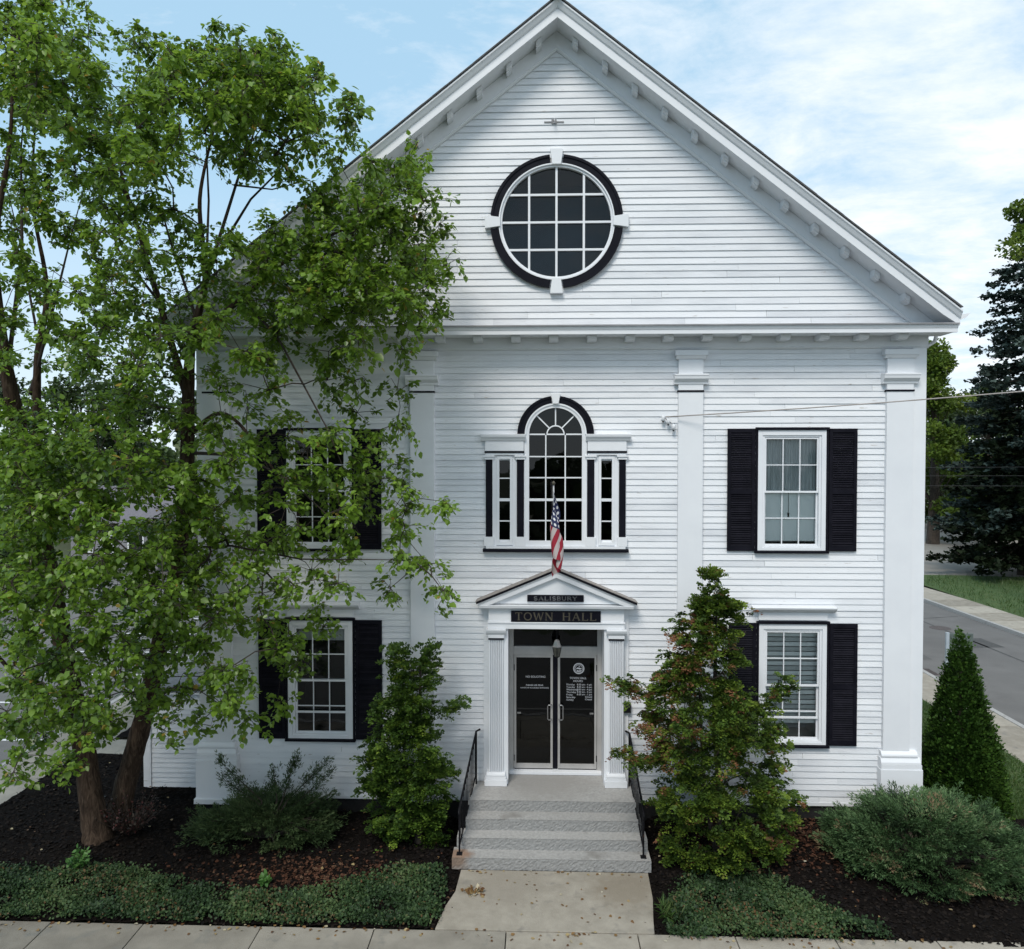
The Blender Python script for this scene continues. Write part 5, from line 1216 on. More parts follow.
BIRCH="""-1101,70,1615 -875,-247,1475 -828,-351,1369 -797,-420,1352 -957,-182,1486 -966,-171,1507 -1031,-16,1568 -1038,66,1655 -947,-134,1495 -936,-59,1536 -769,-379,1352 -881,-215,1445 -953,-61,1529 -857,-238,1472 -878,-225,1486 -947,33,1621 -930,-178,1443 -978,-170,1458 -941,-148,1469 -732,-460,1290 -975,-149,1450 -897,-231,1391 -979,-98,1505 -953,-182,1428 -829,-285,1356 -888,-196,1442 -799,-349,1360 -722,-460,1303 -815,-252,1393 -935,-98,1458 -1107,154,1618 -913,-45,1484 -990,41,1537 -788,-226,1428 -889,-90,1502 -784,-264,1362 -725,-326,1330 -767,-110,1474 -919,160,1621 -707,-188,1426 -718,-197,1444 -804,99,1560 -595,-290,1360 -575,-377,1314 -607,-180,1414 -612,-192,1398 -583,-221,1432 -590,-246,1384 -601,-149,1436 -620,-166,1428 -579,-128,1436 -569,-103,1441 -489,-332,1345 -515,-223,1381 -544,-168,1421 -479,-177,1423 -509,-150,1435 -434,-333,1334 -512,-181,1429 -508,-185,1414 -481,-285,1372 -856,-313,1319 -884,-289,1305 -969,-187,1381 -1090,-8,1444 -931,-211,1389 -927,-204,1376 -1000,-95,1395 -846,-302,1311 -724,-460,1236 -783,-307,1310 -958,-88,1401 -898,-160,1382 -998,-47,1437 -846,-252,1357 -732,-438,1230 -996,102,1533 -750,-273,1331 -855,-93,1420 -949,-9,1464 -935,-15,1472 -937,24,1458 -867,-145,1371 -946,93,1527 -887,160,1545 -719,-163,1378 -676,-235,1359 -602,-325,1313 -665,-191,1356 -665,-163,1409 -724,5,1441 -682,-132,1426 -594,-316,1297 -724,-34,1448 -538,-294,1332 -605,-137,1419 -545,-297,1319 -524,-339,1276 -583,-236,1344 -602,-210,1378 -532,-313,1329 -461,-373,1270 -572,-90,1389 -556,-136,1420 -596,-104,1402 -494,-295,1334 -523,-190,1386 -547,-200,1381 -464,-322,1308 -527,-158,1379 -455,-234,1364 -490,-220,1347 -421,-326,1306 -481,-185,1388 -486,-204,1338 -479,-205,1372 -387,-307,1307 -460,-159,1388 -457,-180,1360 -417,-318,1296 -427,-282,1317 -394,-261,1332 -427,-162,1405 -487,-107,1427 -889,-238,1317 -962,-147,1347 -1046,-26,1404 -1041,-54,1404 -784,-349,1230 -759,-381,1228 -837,-269,1304 -1133,145,1492 -954,-83,1352 -1039,0,1408 -820,-293,1274 -800,-264,1302 -884,-55,1400 -899,-95,1374 -925,-55,1380 -722,-400,1203 -989,99,1437 -947,4,1378 -861,-10,1384 -868,-53,1398 -821,-143,1344 -725,-224,1308 -889,-4,1387 -660,-327,1267 -568,-460,1197 -823,82,1471 -786,-63,1401 -656,-298,1243 -744,-177,1346 -724,-54,1350 -716,-123,1352 -644,-267,1293 -733,-90,1388 -576,-312,1276 -666,-168,1348 -538,-460,1210 -505,-375,1244 -590,-214,1304 -618,-170,1317 -554,-250,1297 -518,-346,1257 -628,-156,1353 -520,-342,1254 -534,-256,1306 -475,-362,1248 -485,-322,1276 -494,-351,1247 -562,-162,1337 -544,-190,1292 -509,-252,1282 -561,-106,1342 -496,-141,1348 -450,-324,1271 -515,-174,1333 -516,-153,1354 -440,-328,1274 -534,-129,1348 -435,-283,1265 -397,-337,1254 -440,-162,1306 -423,-298,1262 -448,-110,1351 -398,-262,1299 -400,-234,1294 -464,-111,1332 -324,-315,1250 -329,-327,1253 -352,-199,1332 -912,-248,1257 -958,-159,1286 -845,-272,1206 -813,-272,1212 -766,-263,1234 -994,34,1377 -904,-21,1351 -756,-282,1234 -620,-433,1168 -768,-242,1241 -766,-210,1264 -741,-286,1233 -840,-45,1328 -871,45,1338 -674,-266,1215 -697,-238,1237 -656,-325,1227 -635,-382,1190 -655,-283,1233 -700,-172,1281 -687,-217,1241 -710,-31,1314 -568,-369,1201 -686,-132,1262 -822,160,1412 -608,-191,1277 -576,-202,1233 -557,-220,1238 -561,-123,1294 -518,-302,1223 -486,-331,1182 -492,-315,1195 -592,-139,1277 -463,-236,1244 -464,-266,1207 -535,-103,1288 -465,-312,1232 -399,-293,1231 -437,-171,1257 -420,-136,1280 -370,-132,1290 -349,-284,1197 -1031,-88,1268 -988,-113,1262 -1022,-50,1247 -781,-407,1110 -933,-104,1214 -958,-118,1253 -843,-265,1184 -715,-384,1135 -781,-279,1195 -786,-243,1189 -954,68,1274 -864,-49,1283 -775,-187,1217 -625,-460,1117 -816,-112,1225 -691,-351,1156 -850,-11,1272 -746,-111,1261 -585,-460,1125 -760,-99,1247 -621,-329,1175 -759,55,1305 -630,-302,1178 -454,-224,1194 -546,-106,1248 -322,-233,1172 -323,-182,1183 -287,-334,1172 -325,-126,1230 -264,-95,1243 -238,-304,1140 -270,-102,1238 -236,-237,1199 -268,-270,1174 -243,-299,1180 -997,-122,1154 -1130,120,1277 -959,-127,1169 -1204,150,1285 -811,-330,1112 -800,-341,1092 -959,26,1194 -760,-250,1154 -732,-274,1126 -791,-149,1140 -915,34,1223 -750,-165,1162 -707,-178,1160 -739,-146,1160 -706,-209,1171 -804,-35,1212 -674,-143,1143 -643,-241,1133 -401,-230,1158 -407,-245,1130 -409,-205,1155 -393,-219,1147 -368,-229,1151 -387,-256,1148 -377,-275,1097 -403,-158,1143 -297,-245,1123 -300,-275,1133 -320,-120,1174 -312,-327,1121 -282,-338,1097 -344,-219,1122 -304,-196,1171 -347,-190,1136 -263,-313,1086 -270,-317,1097 -297,-181,1152 -228,-323,1093 -242,-310,1091 -207,-340,1108 -756,-460,1004 -983,-135,1135 -944,-45,1149 -774,-317,1066 -773,-311,1082 -614,-456,1024 -725,-307,1076 -623,-368,1028 -698,-235,1069 -759,-69,1144 -686,-87,1140 -702,-88,1117 -610,-197,1116 -511,-366,1042 -563,-170,1094 -524,-284,1074 -499,-239,1070 -447,-266,1096 -527,-146,1083 -429,-314,1059 -447,-333,1068 -446,-314,1070 -403,-226,1060 -420,-312,1047 -463,-98,1145 -409,-273,1074 -421,-235,1057 -366,-246,1056 -356,-260,1052 -335,-306,1060 -396,-226,1061 -382,-199,1069 -390,-158,1115 -328,-192,1079 -351,-170,1116 -334,-96,1143 -316,-318,1074 -343,-130,1104 -316,-314,1049 -259,-327,1061 -266,-153,1124 -282,-183,1090 -286,-115,1093 -296,-125,1121 -234,-101,1122 -242,-155,1094 -214,-109,1144 -931,-180,1037 -927,-221,1018 -868,-282,1021 -962,-65,1056 -1036,-12,1069 -730,-327,1032 -787,-198,1015 -827,-56,1091 -689,-351,996 -933,59,1118 -794,-146,1040 -730,-173,1057 -653,-304,1002 -656,-179,1069 -837,127,1149 -566,-247,1048 -586,-242,1013 -621,-149,1078 -612,-138,1047 -533,-201,1019 -616,-93,1042 -471,-315,1018 -466,-286,1038 -492,-266,1026 -443,-299,1019 -474,-171,1023 -495,-230,1036 -476,-152,1052 -432,-173,1024 -445,-115,1036 -425,-178,1047 -436,-165,1024 -374,-279,1027 -346,-293,1001 -364,-250,1007 -387,-251,1019 -360,-338,1014 -367,-314,1013 -336,-136,1026 -306,-320,987 -314,-326,1031 -314,-223,1017 -326,-115,1060 -297,-298,1011 -342,-138,1055 -353,-140,1063 -272,-177,1057 -271,-161,1068 -288,-130,1063 -259,-174,1053 -267,-320,1007 -265,-184,1017 -290,-225,1030 -230,-230,1040 -226,-280,1008 -217,-266,1041 -178,-316,1018 -206,-318,986 -228,-173,1058 -913,-268,954 -1110,41,1011 -907,-185,1001 -1088,118,1061 -811,-309,947 -801,-230,985 -679,-446,953 -865,-45,1010 -657,-390,962 -865,-79,1034 -808,-104,981 -760,-135,989 -799,-89,1010 -782,-45,1015 -682,-106,996 -641,-237,987 -720,-52,1038 -549,-267,948 -522,-342,932 -495,-299,966 -600,-110,1007 -551,-200,997 -460,-270,972 -524,-179,970 -505,-198,984 -508,-149,971 -412,-300,958 -406,-218,1004 -406,-329,956 -467,-147,966 -408,-332,959 -379,-264,945 -362,-313,982 -374,-115,986 -342,-278,953 -363,-324,970 -392,-220,967 -426,-132,1008 -330,-117,986 -322,-200,989 -319,-276,991 -300,-320,977 -361,-106,1009 -335,-158,972 -268,-262,975 -272,-146,973 -255,-338,972 -241,-339,968 -264,-290,978 -249,-271,964 -215,-311,939 -216,-161,978 -218,-186,964 -923,-255,939 -901,-167,959 -820,-298,914 -755,-333,907 -778,-295,927 -822,-209,924 -753,-223,943 -918,15,937 -817,-137,968 -652,-426,910 -929,33,977 -735,-144,967 -773,-39,959 -703,-245,924 -729,-152,925 -761,-112,942 -553,-460,889 -640,-218,936 -608,-292,910 -638,-222,904 -533,-388,895 -612,-161,960 -528,-397,899 -626,-108,946 -509,-286,891 -474,-356,883 -501,-147,935 -464,-221,945 -517,-105,932 -406,-236,946 -426,-155,911 -371,-176,930 -382,-165,914 -349,-219,926 -342,-105,969 -305,-330,908 -325,-272,895 -257,-176,946 -262,-223,903 -950,-196,904 -918,-261,888 -1073,76,925 -925,-25,898 -941,-37,917 -693,-397,871 -824,-65,902 -835,-35,923 -765,-256,882 -753,-182,865 -601,-433,850 -844,102,883 -898,160,931 -671,-323,865 -735,-181,853 -691,-154,865 -778,-3,915 -602,-185,875 -451,-333,876 -461,-337,863 -390,-219,882 -390,-222,853 -349,-198,853 -930,-185,798 -944,-201,802 -1039,8,853 -976,-89,832 -839,-143,825 -780,-239,798 -844,-29,846 -760,-176,803 -828,-51,817 -740,-106,816 -734,-212,828 -792,-84,828 -785,31,843 -633,-226,795 -530,-323,831 -517,-242,811 -465,-286,829 -492,-107,800 -399,-149,836 -365,-112,803 -276,-183,836 -859,-333,756 -849,-335,739 -854,-304,740 -862,-299,778 -1134,67,797 -945,-130,795 -871,-261,754 -730,-408,749 -763,-348,776 -845,-279,742 -826,-237,746 -988,42,788 -663,-350,753 -780,-125,790 -752,-121,762 -665,-189,770 -686,-148,774 -584,-185,764 -535,-347,757 -529,-343,768 -506,-272,749 -519,-169,756 -482,-146,761 -406,-284,737 -367,-266,758 -398,-191,762 -324,-181,765 -281,-173,778 -850,-356,718 -820,-364,712 -833,-339,702 -751,-449,734 -886,-304,695 -870,-270,720 -783,-439,717 -933,-167,690 -777,-366,699 -913,-181,717 -742,-392,703 -822,-279,690 -694,-413,728 -703,-395,733 -771,-295,733 -747,-320,720 -737,-250,707 -633,-477,730 -655,-372,706 -722,-201,731 -625,-395,718 -745,-95,711 -668,-219,698 -634,-257,701 -671,-210,708 -589,-278,689 -581,-275,686 -524,-327,702 -508,-332,720 -505,-306,722 -504,-358,715 -501,-130,723 -439,-284,689 -430,-226,690 -381,-250,697 -351,-235,699 -327,-249,715 -316,-225,737 -310,-171,684 -275,-146,681 -290,-110,709 -871,-319,652 -738,-466,646 -963,-207,663 -774,-438,678 -810,-416,654 -886,-190,674 -750,-392,654 -748,-418,671 -707,-453,662 -771,-398,661 -800,-341,664 -686,-427,677 -797,-263,681 -753,-295,639 -765,-302,676 -691,-371,666 -705,-344,656 -706,-336,663 -726,-295,657 -792,-86,664 -707,-199,668 -671,-292,673 -619,-259,664 -637,-217,629 -673,-112,644 -566,-379,682 -731,-106,620 -652,-150,640 -610,-195,647 -638,-178,673 -534,-337,640 -508,-313,663 -512,-255,646 -486,-225,666 -432,-307,645 -442,-122,660 -416,-187,678 -402,-129,648 -354,-279,639 -345,-143,670 -339,-121,667 -251,-260,633 -256,-270,657 -182,-275,649 -918,-229,608 -823,-382,600 -998,-151,603 -957,-189,612 -762,-410,628 -740,-432,638 -843,-259,615 -788,-368,602 -816,-232,591 -720,-394,634 -724,-335,635 -663,-446,637 -687,-367,604 -629,-467,628 -737,-222,588 -668,-269,592 -736,-129,610 -851,30,584 -721,-102,593 -617,-249,577 -688,-180,601 -644,-195,599 -646,-176,618 -576,-203,585 -566,-286,622 -606,-194,625 -577,-248,604 -575,-136,570 -489,-323,600 -479,-283,584 -462,-241,586 -466,-166,588 -414,-300,604 -366,-202,585 -344,-240,616 -373,-105,616 -281,-127,582 -256,-244,608 -917,-268,535 -887,-296,545 -953,-182,565 -755,-442,564 -775,-384,570 -798,-371,569 -937,-159,564 -820,-338,542 -681,-478,580 -752,-346,553 -663,-441,585 -677,-339,570 -640,-460,580 -712,-312,553 -637,-416,573 -698,-320,571 -825,-15,488 -621,-384,575 -701,-242,545 -709,-198,547 -685,-293,557 -584,-407,590 -691,-97,511 -649,-260,570 -601,-256,530 -630,-178,535 -590,-230,545 -549,-291,538 -607,-199,570 -519,-230,536 -492,-316,553 -514,-136,553 -421,-213,528 -399,-144,552 -346,-225,574 -260,-281,565 -271,-114,529 -230,-151,532 -898,-293,509 -825,-339,504 -809,-396,506 -816,-393,536 -901,-284,492 -828,-286,503 -715,-430,536 -905,-209,514 -737,-393,531 -764,-331,534 -681,-444,509 -706,-284,514 -614,-449,530 -697,-349,504 -795,-209,494 -710,-219,509 -646,-312,518 -756,-114,458 -680,-273,506 -578,-366,498 -556,-460,542 -651,-272,523 -622,-329,487 -650,-137,494 -597,-272,502 -595,-188,464 -610,-237,483 -542,-250,485 -497,-335,516 -486,-189,496 -481,-281,502 -416,-323,522 -351,-310,523 -300,-134,484 -187,-258,499 -971,-203,420 -798,-384,456 -820,-376,486 -799,-410,493 -889,-190,421 -866,-251,454 -734,-439,498 -772,-293,430 -672,-439,492 -653,-463,501 -680,-342,444 -746,-213,460 -730,-285,446 -801,-83,390 -698,-236,439 -664,-269,459 -627,-312,478 -648,-247,468 -605,-297,469 -587,-290,429 -543,-328,470 -569,-260,455 -641,-112,440 -560,-179,434 -511,-163,431 -482,-281,460 -430,-159,436 -456,-225,416 -422,-141,415 -813,-373,442 -918,-209,388 -929,-232,371 -836,-308,391 -843,-282,371 -800,-314,404 -724,-370,438 -749,-332,410 -734,-379,401 -635,-427,414 -804,-172,361 -720,-341,432 -629,-434,441 -715,-182,363 -766,-159,377 -696,-216,356 -661,-296,398 -623,-280,410 -642,-230,409 -696,-171,370 -545,-337,390 -580,-297,423 -511,-369,400 -508,-346,397 -448,-303,419 -490,-192,387 -498,-100,338 -426,-259,390 -839,-352,380 -906,-240,355 -917,-218,337 -951,-157,298 -799,-312,335 -748,-451,375 -768,-381,369 -815,-354,371 -776,-278,319 -682,-434,378 -745,-246,344 -780,-238,309 -790,-89,265 -763,-168,300 -656,-270,324 -614,-304,353 -594,-200,340 -546,-289,323 -507,-356,357 -513,-127,273 -774,-436,349 -934,-205,246 -785,-452,345 -952,-221,282 -772,-392,324 -910,-188,231 -868,-269,306 -690,-429,325 -749,-310,314 -843,-160,243 -696,-355,314 -751,-285,278 -681,-244,306 -603,-352,311 -599,-261,280 -561,-224,299 -519,-247,286 -878,-293,237 -801,-305,222 -835,-232,196 -789,-435,269 -1241,109,638 -1272,-213,1327 -1279,-330,1520 -1182,61,954 -1296,115,1122 -1220,-9,799 -1232,19,1503 -1267,80,1339 -1154,-308,274 -1056,-181,1123 -1279,119,482 -1173,-319,1677 -1126,-257,444 -1298,149,725 -1342,-226,1008 -1214,-189,278 -1233,-338,784 -1105,-171,418 -1152,-134,1656 -1178,-383,443 -1288,-304,407 -1156,-131,1065 -1350,-381,1303 -1202,-115,787 -1302,-343,815 -1281,-355,739 -1078,-246,1099 -1273,-103,632 -1272,30,523 -1205,85,1171 -1183,-218,1211 -1295,149,306 -1245,-217,1053 -1299,56,1278 -1294,-338,992 -1112,-269,1505 -1194,-334,502 -1328,-57,1289 -1301,-268,885 -1086,-186,267 -1286,-241,1601 -1220,-30,1602 -1155,-36,433 -1240,-214,1263 -1131,-164,1695 -1205,-141,1000 -1138,-8,940 -1108,-148,1638 -1324,150,492 -1292,-333,415 -1079,-104,1495 -1205,-303,1550 -1135,-346,1505 -1167,28,452 -1172,-189,1430 -1336,-16,303 -1278,-174,858 -1140,-206,582 -1328,-79,1304 -1341,-355,1181 -1034,-269,411 -1341,-88,1024 -1149,-142,1264 -1130,-293,789 -1260,-355,664 -1318,116,871 -1277,79,1632 -1177,-242,1269 -1071,-390,981 -1342,-56,795 -1251,130,561 -1064,-340,282 -1144,-379,1465 -1153,-266,1589 -1099,-284,589 -1074,-355,1463 -1024,-338,1425 -1313,65,454 -1335,91,1344 -1122,-252,888 -1323,-143,1286 -1049,-305,1513 -1212,-110,356 -1325,21,645 -1078,-227,495 -1229,-111,915 -1262,-124,1636 -1212,-146,903 -1027,-400,1255 -1183,0,621 -1180,-26,1209 -1135,-23,1282 -1236,-268,1576 -1232,-75,970 -1260,21,449 -1314,-358,1669 -1196,-360,483 -1277,59,451 -1287,7,1509 -1241,104,394 -1245,99,622 -1069,-228,546 -1325,-83,697 -1315,-21,637 -1112,-308,722 -1235,86,974 -1297,-156,742 -1289,-201,742 -1022,-213,1112 -1113,-397,1421 -1121,-206,1255 -1050,-351,1509 -1304,87,1288 -1237,-26,1156 -1068,-225,1491 -1069,-160,605 -1040,-141,1600 -1161,-176,1562 -947,-150,1666 -1096,-235,1637 -955,-234,1679 -1177,-224,1697 -1177,83,1698 -1179,-132,1638 -890,-84,1672 -990,-216,1617 -1110,-289,1535 -1063,-185,1583 -975,-193,1627 -1022,-263,1503 -921,-100,1668 -1108,77,1694 -982,-255,1618 -1007,-104,1663 -1009,-136,1615 -1113,-241,1554 -1156,-19,1636 -945,-225,1622 -948,-185,1582 -896,-68,1673 -1080,-202,1552 -916,-64,1627 -924,-199,1544"""
CYP_R="""295,-235,78 358,-213,118 351,-194,118 195,-181,343 323,-224,244 262,-225,98 243,-145,233 182,-165,313 259,-175,437 319,-145,237 186,-164,116 177,-139,259 302,-46,69 276,-204,79 202,-181,59 297,-128,394 252,-181,416 238,-103,347 261,-176,408 300,-145,196 267,-152,470 361,-71,235 224,-239,144 238,-134,413 222,-224,183 350,-198,67 263,-166,451 244,-217,54 209,-135,303 277,-166,427 236,-220,184 397,-145,86 367,-145,113 364,-145,115 211,-213,95 284,-225,100 382,-100,155 286,-163,416 364,-168,215 388,-172,100 341,-168,289 337,-207,63 281,-145,262 283,-193,312 279,-163,-13 214,-227,219 230,-175,401 351,-206,67 278,-169,251 344,-76,104 269,-209,42 307,-145,194 216,-222,307 207,-153,23 243,-145,434 251,-64,177 250,-257,159 214,-203,351 314,-71,162 278,-226,199 252,-256,230 269,-245,259 275,-156,475 283,-145,337 329,-91,-29 262,-46,100 279,-118,452 277,-211,41 288,-145,307 217,-204,171 272,-119,429 215,-189,368 264,-235,101 213,-101,89 278,-111,422 340,-216,164 298,-211,50 241,-145,203 292,-73,284 344,-171,284 293,-215,99 248,-210,229 276,-256,173 200,-145,137 190,-184,324 215,-145,242 302,-90,102 302,-159,441 249,-188,392 229,-180,372 360,-76,126 273,-129,-15 300,-129,367 320,-200,282 250,-59,224 271,-126,-39 292,-210,236 270,-145,328 286,-214,265 292,-153,-16 267,-145,381 244,-252,168 406,-141,108 200,-145,321 273,-145,508 222,-245,141 274,-54,176 266,-173,397 204,-243,277 198,-187,324 185,-193,232 192,-191,223 215,-74,178 350,-188,249 270,-251,290 282,-166,467 260,-43,235 367,-199,159 258,-145,466 240,-222,262 237,-177,7 263,-145,397 301,-164,368 214,-206,286 300,-153,456 335,-207,174 178,-197,296 286,-164,463 269,-153,508 250,-249,142 222,-145,345 275,-121,457 190,-148,288 260,-145,388 288,-187,336 291,-164,420 224,-159,401 265,-123,434 271,-244,254 199,-145,330 268,-190,316 241,-145,163 387,-104,138 256,-177,2 205,-145,368 250,-169,-4 184,-145,268 276,-193,325 282,-104,360 269,-174,435 290,-189,334 292,-145,451 308,-139,442 302,-145,446 311,-145,308 195,-201,211 264,-188,339 251,-145,370 226,-205,214 361,-145,91 228,-217,185 362,-179,41 232,-193,379 364,-174,39 323,-74,77 384,-80,22 326,-211,151 304,-158,374 175,-180,193 264,-152,509 192,-196,147 245,-245,170 258,-145,432 278,-121,429 232,-203,172 279,-240,256 255,-135,150 237,-73,266 252,-169,-15 230,-161,-8 257,-146,458 297,-185,284 244,-76,124 269,-76,136 262,-227,300 344,-208,80 288,-163,462 340,-199,238 287,-215,44 255,-147,428 308,-145,271 265,-145,448 190,-210,146 256,-78,259 262,-229,159 241,-105,329 229,-236,212 254,-137,453 241,-145,386 381,-125,231 355,-163,123 227,-165,96 213,-190,364 248,-145,359 256,-139,-30 210,-121,243 326,-189,294 226,-140,403 219,-178,23 289,-228,246 286,-158,468 382,-124,202 223,-195,376 262,-215,249 295,-244,113 218,-196,331 220,-145,-11 205,-145,120 195,-193,108 342,-225,124 239,-158,426 262,-219,165 270,-191,140 256,-186,5 170,-204,256 199,-145,172 271,-248,281 261,-183,6 180,-145,188 331,-80,47 254,-88,141 355,-160,180 242,-145,326 185,-196,236 286,-192,23 287,-145,455 243,-187,15 261,-236,216 292,-207,314 189,-159,336 301,-152,372 250,-84,222 348,-52,205 214,-205,343 381,-107,237 251,-70,25 196,-98,178 156,-172,252 253,-184,391 180,-160,316 297,-52,80 376,-186,71 262,-240,303 213,-225,228 210,-194,61 343,-119,150 285,-105,316 227,-197,348 299,-191,296 353,-179,255 226,-145,350 257,-145,8 276,-122,91 279,-206,308 246,-194,341 274,-145,454 252,-145,301 268,-143,96 351,-83,196 252,-70,190 258,-204,50 299,-217,77 270,-160,-19 201,-202,256 272,-156,491 343,-223,170 263,-130,458 233,-229,227 240,-170,-12 273,-213,310 240,-184,365 287,-185,366 282,-158,115 375,-145,183 281,-65,265 335,-64,160 218,-249,281 210,-145,336 320,-145,-2 271,-72,245 290,-112,404 378,-100,126 182,-145,263 263,-233,301 186,-145,254 235,-234,142 275,-218,247 402,-145,119 279,-212,257 341,-204,170 125,-175,323 142,-175,314 161,-165,304 121,-175,333 136,-165,325 376,-185,340 382,-185,327 365,-175,317 124,-215,218 137,-215,208 164,-205,200 117,-215,228 357,-175,303"""
CYP_L="""-343,-99,109 -317,-125,182 -247,-144,120 -240,-134,152 -238,-51,132 -285,-130,238 -234,-81,43 -271,-115,319 -324,-100,148 -280,-92,214 -257,-82,225 -283,-132,248 -268,-139,196 -234,-104,15 -302,-125,51 -249,-77,336 -330,-115,196 -229,-123,85 -322,-95,245 -274,-109,333 -230,-147,137 -300,-95,205 -280,-99,102 -259,-110,-12 -295,-128,246 -247,-114,-10 -302,-130,102 -237,-128,72 -342,-104,168 -302,-136,181 -316,-104,263 -288,-131,274 -269,-73,-16 -251,-129,235 -247,-110,236 -269,-49,37 -261,-145,130 -290,-112,26 -291,-115,279 -246,-95,4 -302,-142,160 -287,-103,319 -283,-136,157 -245,-110,231 -325,-113,113 -276,-103,357 -245,-137,72 -255,-111,7 -279,-103,-15 -285,-108,16 -264,-132,278 -264,-157,132 -276,-143,66 -252,-125,219 -281,-73,302 -240,-70,192 -246,-154,201 -294,-73,263 -284,-118,34 -246,-95,264 -311,-77,257 -303,-144,200 -311,-115,47 -331,-95,129 -219,-138,130 -313,-129,174 -216,-136,165 -256,-118,260 -262,-134,151 -308,-134,61 -294,-95,358 -319,-138,165 -238,-94,333 -326,-68,114 -258,-101,106 -228,-49,126 -283,-77,327 -257,-113,342 -241,-109,17 -261,-95,-29 -314,-139,136 -323,-95,184 -235,-95,0 -312,-107,33 -305,-103,92 -219,-111,100 -256,-111,-22 -279,-121,301 -287,-137,182 -230,-103,22 -242,-95,308 -227,-146,187 -288,-51,27 -230,-95,136 -257,-113,2 -222,-134,187 -218,-68,123 -281,-132,53 -245,-109,309 -272,-91,95 -296,-103,224 -255,-86,316 -238,-123,52 -314,-132,148 -268,-123,43 -303,-128,132 -283,-60,233 -246,-139,86 -260,-128,282 -291,-76,335 -325,-95,117 -248,-147,164 -247,-131,219 -296,-155,160 -276,-136,164 -284,-95,120 -214,-74,132 -254,-130,276 -228,-115,67 -241,-95,-6 -271,-67,292 -262,-119,0 -262,-137,215 -252,-95,240 -317,-63,207 -284,-114,290 -246,-81,300 -313,-125,188 -245,-110,7 -283,-37,127 -242,-109,342 -246,-115,-2 -267,-152,103 -317,-95,111 -294,-95,180 -265,-95,201 -265,-120,263 -270,-144,160 -262,-107,-5 -241,-149,179 -280,-141,230 -274,-80,-14 -268,-144,152 -264,-72,-32 -274,-151,174 -230,-137,153 -306,-54,37 -228,-82,53 -323,-81,42 -277,-80,312 -285,-95,239 -252,-72,109 -217,-123,159 -277,-157,132 -246,-132,142 -248,-95,131 -331,-65,53 -258,-108,292 -270,-118,249 -293,-132,173 -271,-95,283 -230,-127,100 -290,-149,172 -278,-89,308 -232,-106,23 -256,-95,218 -290,-106,340 -329,-46,82 -282,-142,211 -242,-151,161 -328,-74,91 -239,-144,214 -343,-95,109 -329,-95,149 -229,-106,45 -236,-95,8 -254,-135,82 -240,-42,112 -276,-122,47 -286,-112,294 -239,-95,364 -234,-95,353 -192,-115,272 -203,-115,266 -216,-105,255"""
# ------------------------------------------------------------------ vegetation
def dec(s): return np.array([[float(q) / 100 for q in p.split(',')] for p in s.split()])

def tree_skeleton(trunks, targets, tip_r=.006, expo=.46, lift=.25):
    """trunks: polylines [(x,y,z,r)], targets: clump centres; returns tubes [(pts, radii)]"""
    node = []; par = []; fixed = []
    ends = []
    for tr in trunks:
        pts = [Vector(p[:3]) for p in tr]; rad = [p[3] for p in tr]
        prev = -1
        if node:   # start from the nearest existing node
            d = [(Vector(n) - pts[0]).length for n in node]; prev = int(np.argmin(d))
        for i in range(len(pts) - 1):
            n = max(2, int((pts[i + 1] - pts[i]).length / .28))
            for k in range(n + (i == len(pts) - 2)):
                f = k / n
                p = pts[i].lerp(pts[i + 1], f)
                node.append(tuple(p + Vector((random.gauss(0, .015), random.gauss(0, .015), 0)))); par.append(prev); fixed.append(rad[i] * (1 - f) + rad[i + 1] * f); prev = len(node) - 1
    nt_ = len(node)
    NA = np.array(node)
    d0 = [np.min(np.linalg.norm(NA - t_, axis=1)) for t_ in targets]
    chains = []
    for ti in np.argsort(d0):
        p = targets[ti]
        dv = p[None, :] - NA
        dist = np.linalg.norm(dv, axis=1)
        cost = dist + .55 * np.maximum(0, -dv[:, 2] - .2) + .10 * np.maximum(0, .35 * np.linalg.norm(dv[:, :2], axis=1) - dv[:, 2])
        q = int(np.argmin(cost)); a = Vector(NA[q]); b = Vector(p); L_ = (b - a).length
        n = max(2, int(L_ / .3)); prev = q; new = []
        up = Vector((random.gauss(0, .08), random.gauss(0, .08), lift * L_ * (.6 if b.z > a.z else 1.0)))
        for k in range(1, n + 1):
            f = k / n; pt = a.lerp(b, f) + up * math.sin(math.pi * f) * .5 + Vector((random.gauss(0, .015), random.gauss(0, .015), random.gauss(0, .012)))
            node.append(tuple(pt)); par.append(prev); fixed.append(0); prev = len(node) - 1; new.append(prev)
        NA = np.array(node)
        chains.append((q, new))
    cnt = np.zeros(len(node)); kids = {}
    for i, p in enumerate(par): kids.setdefault(p, []).append(i)
    for i in range(len(node) - 1, -1, -1):
        c = sum(cnt[k] for k in kids.get(i, [])); cnt[i] = max(1, c)
    # ancestors always precede descendants, so one backward pass is enough
    rad = [max(fixed[i], 0) if fixed[i] else tip_r * cnt[i] ** expo for i in range(len(node))]
    return node, par, rad, nt_, chains

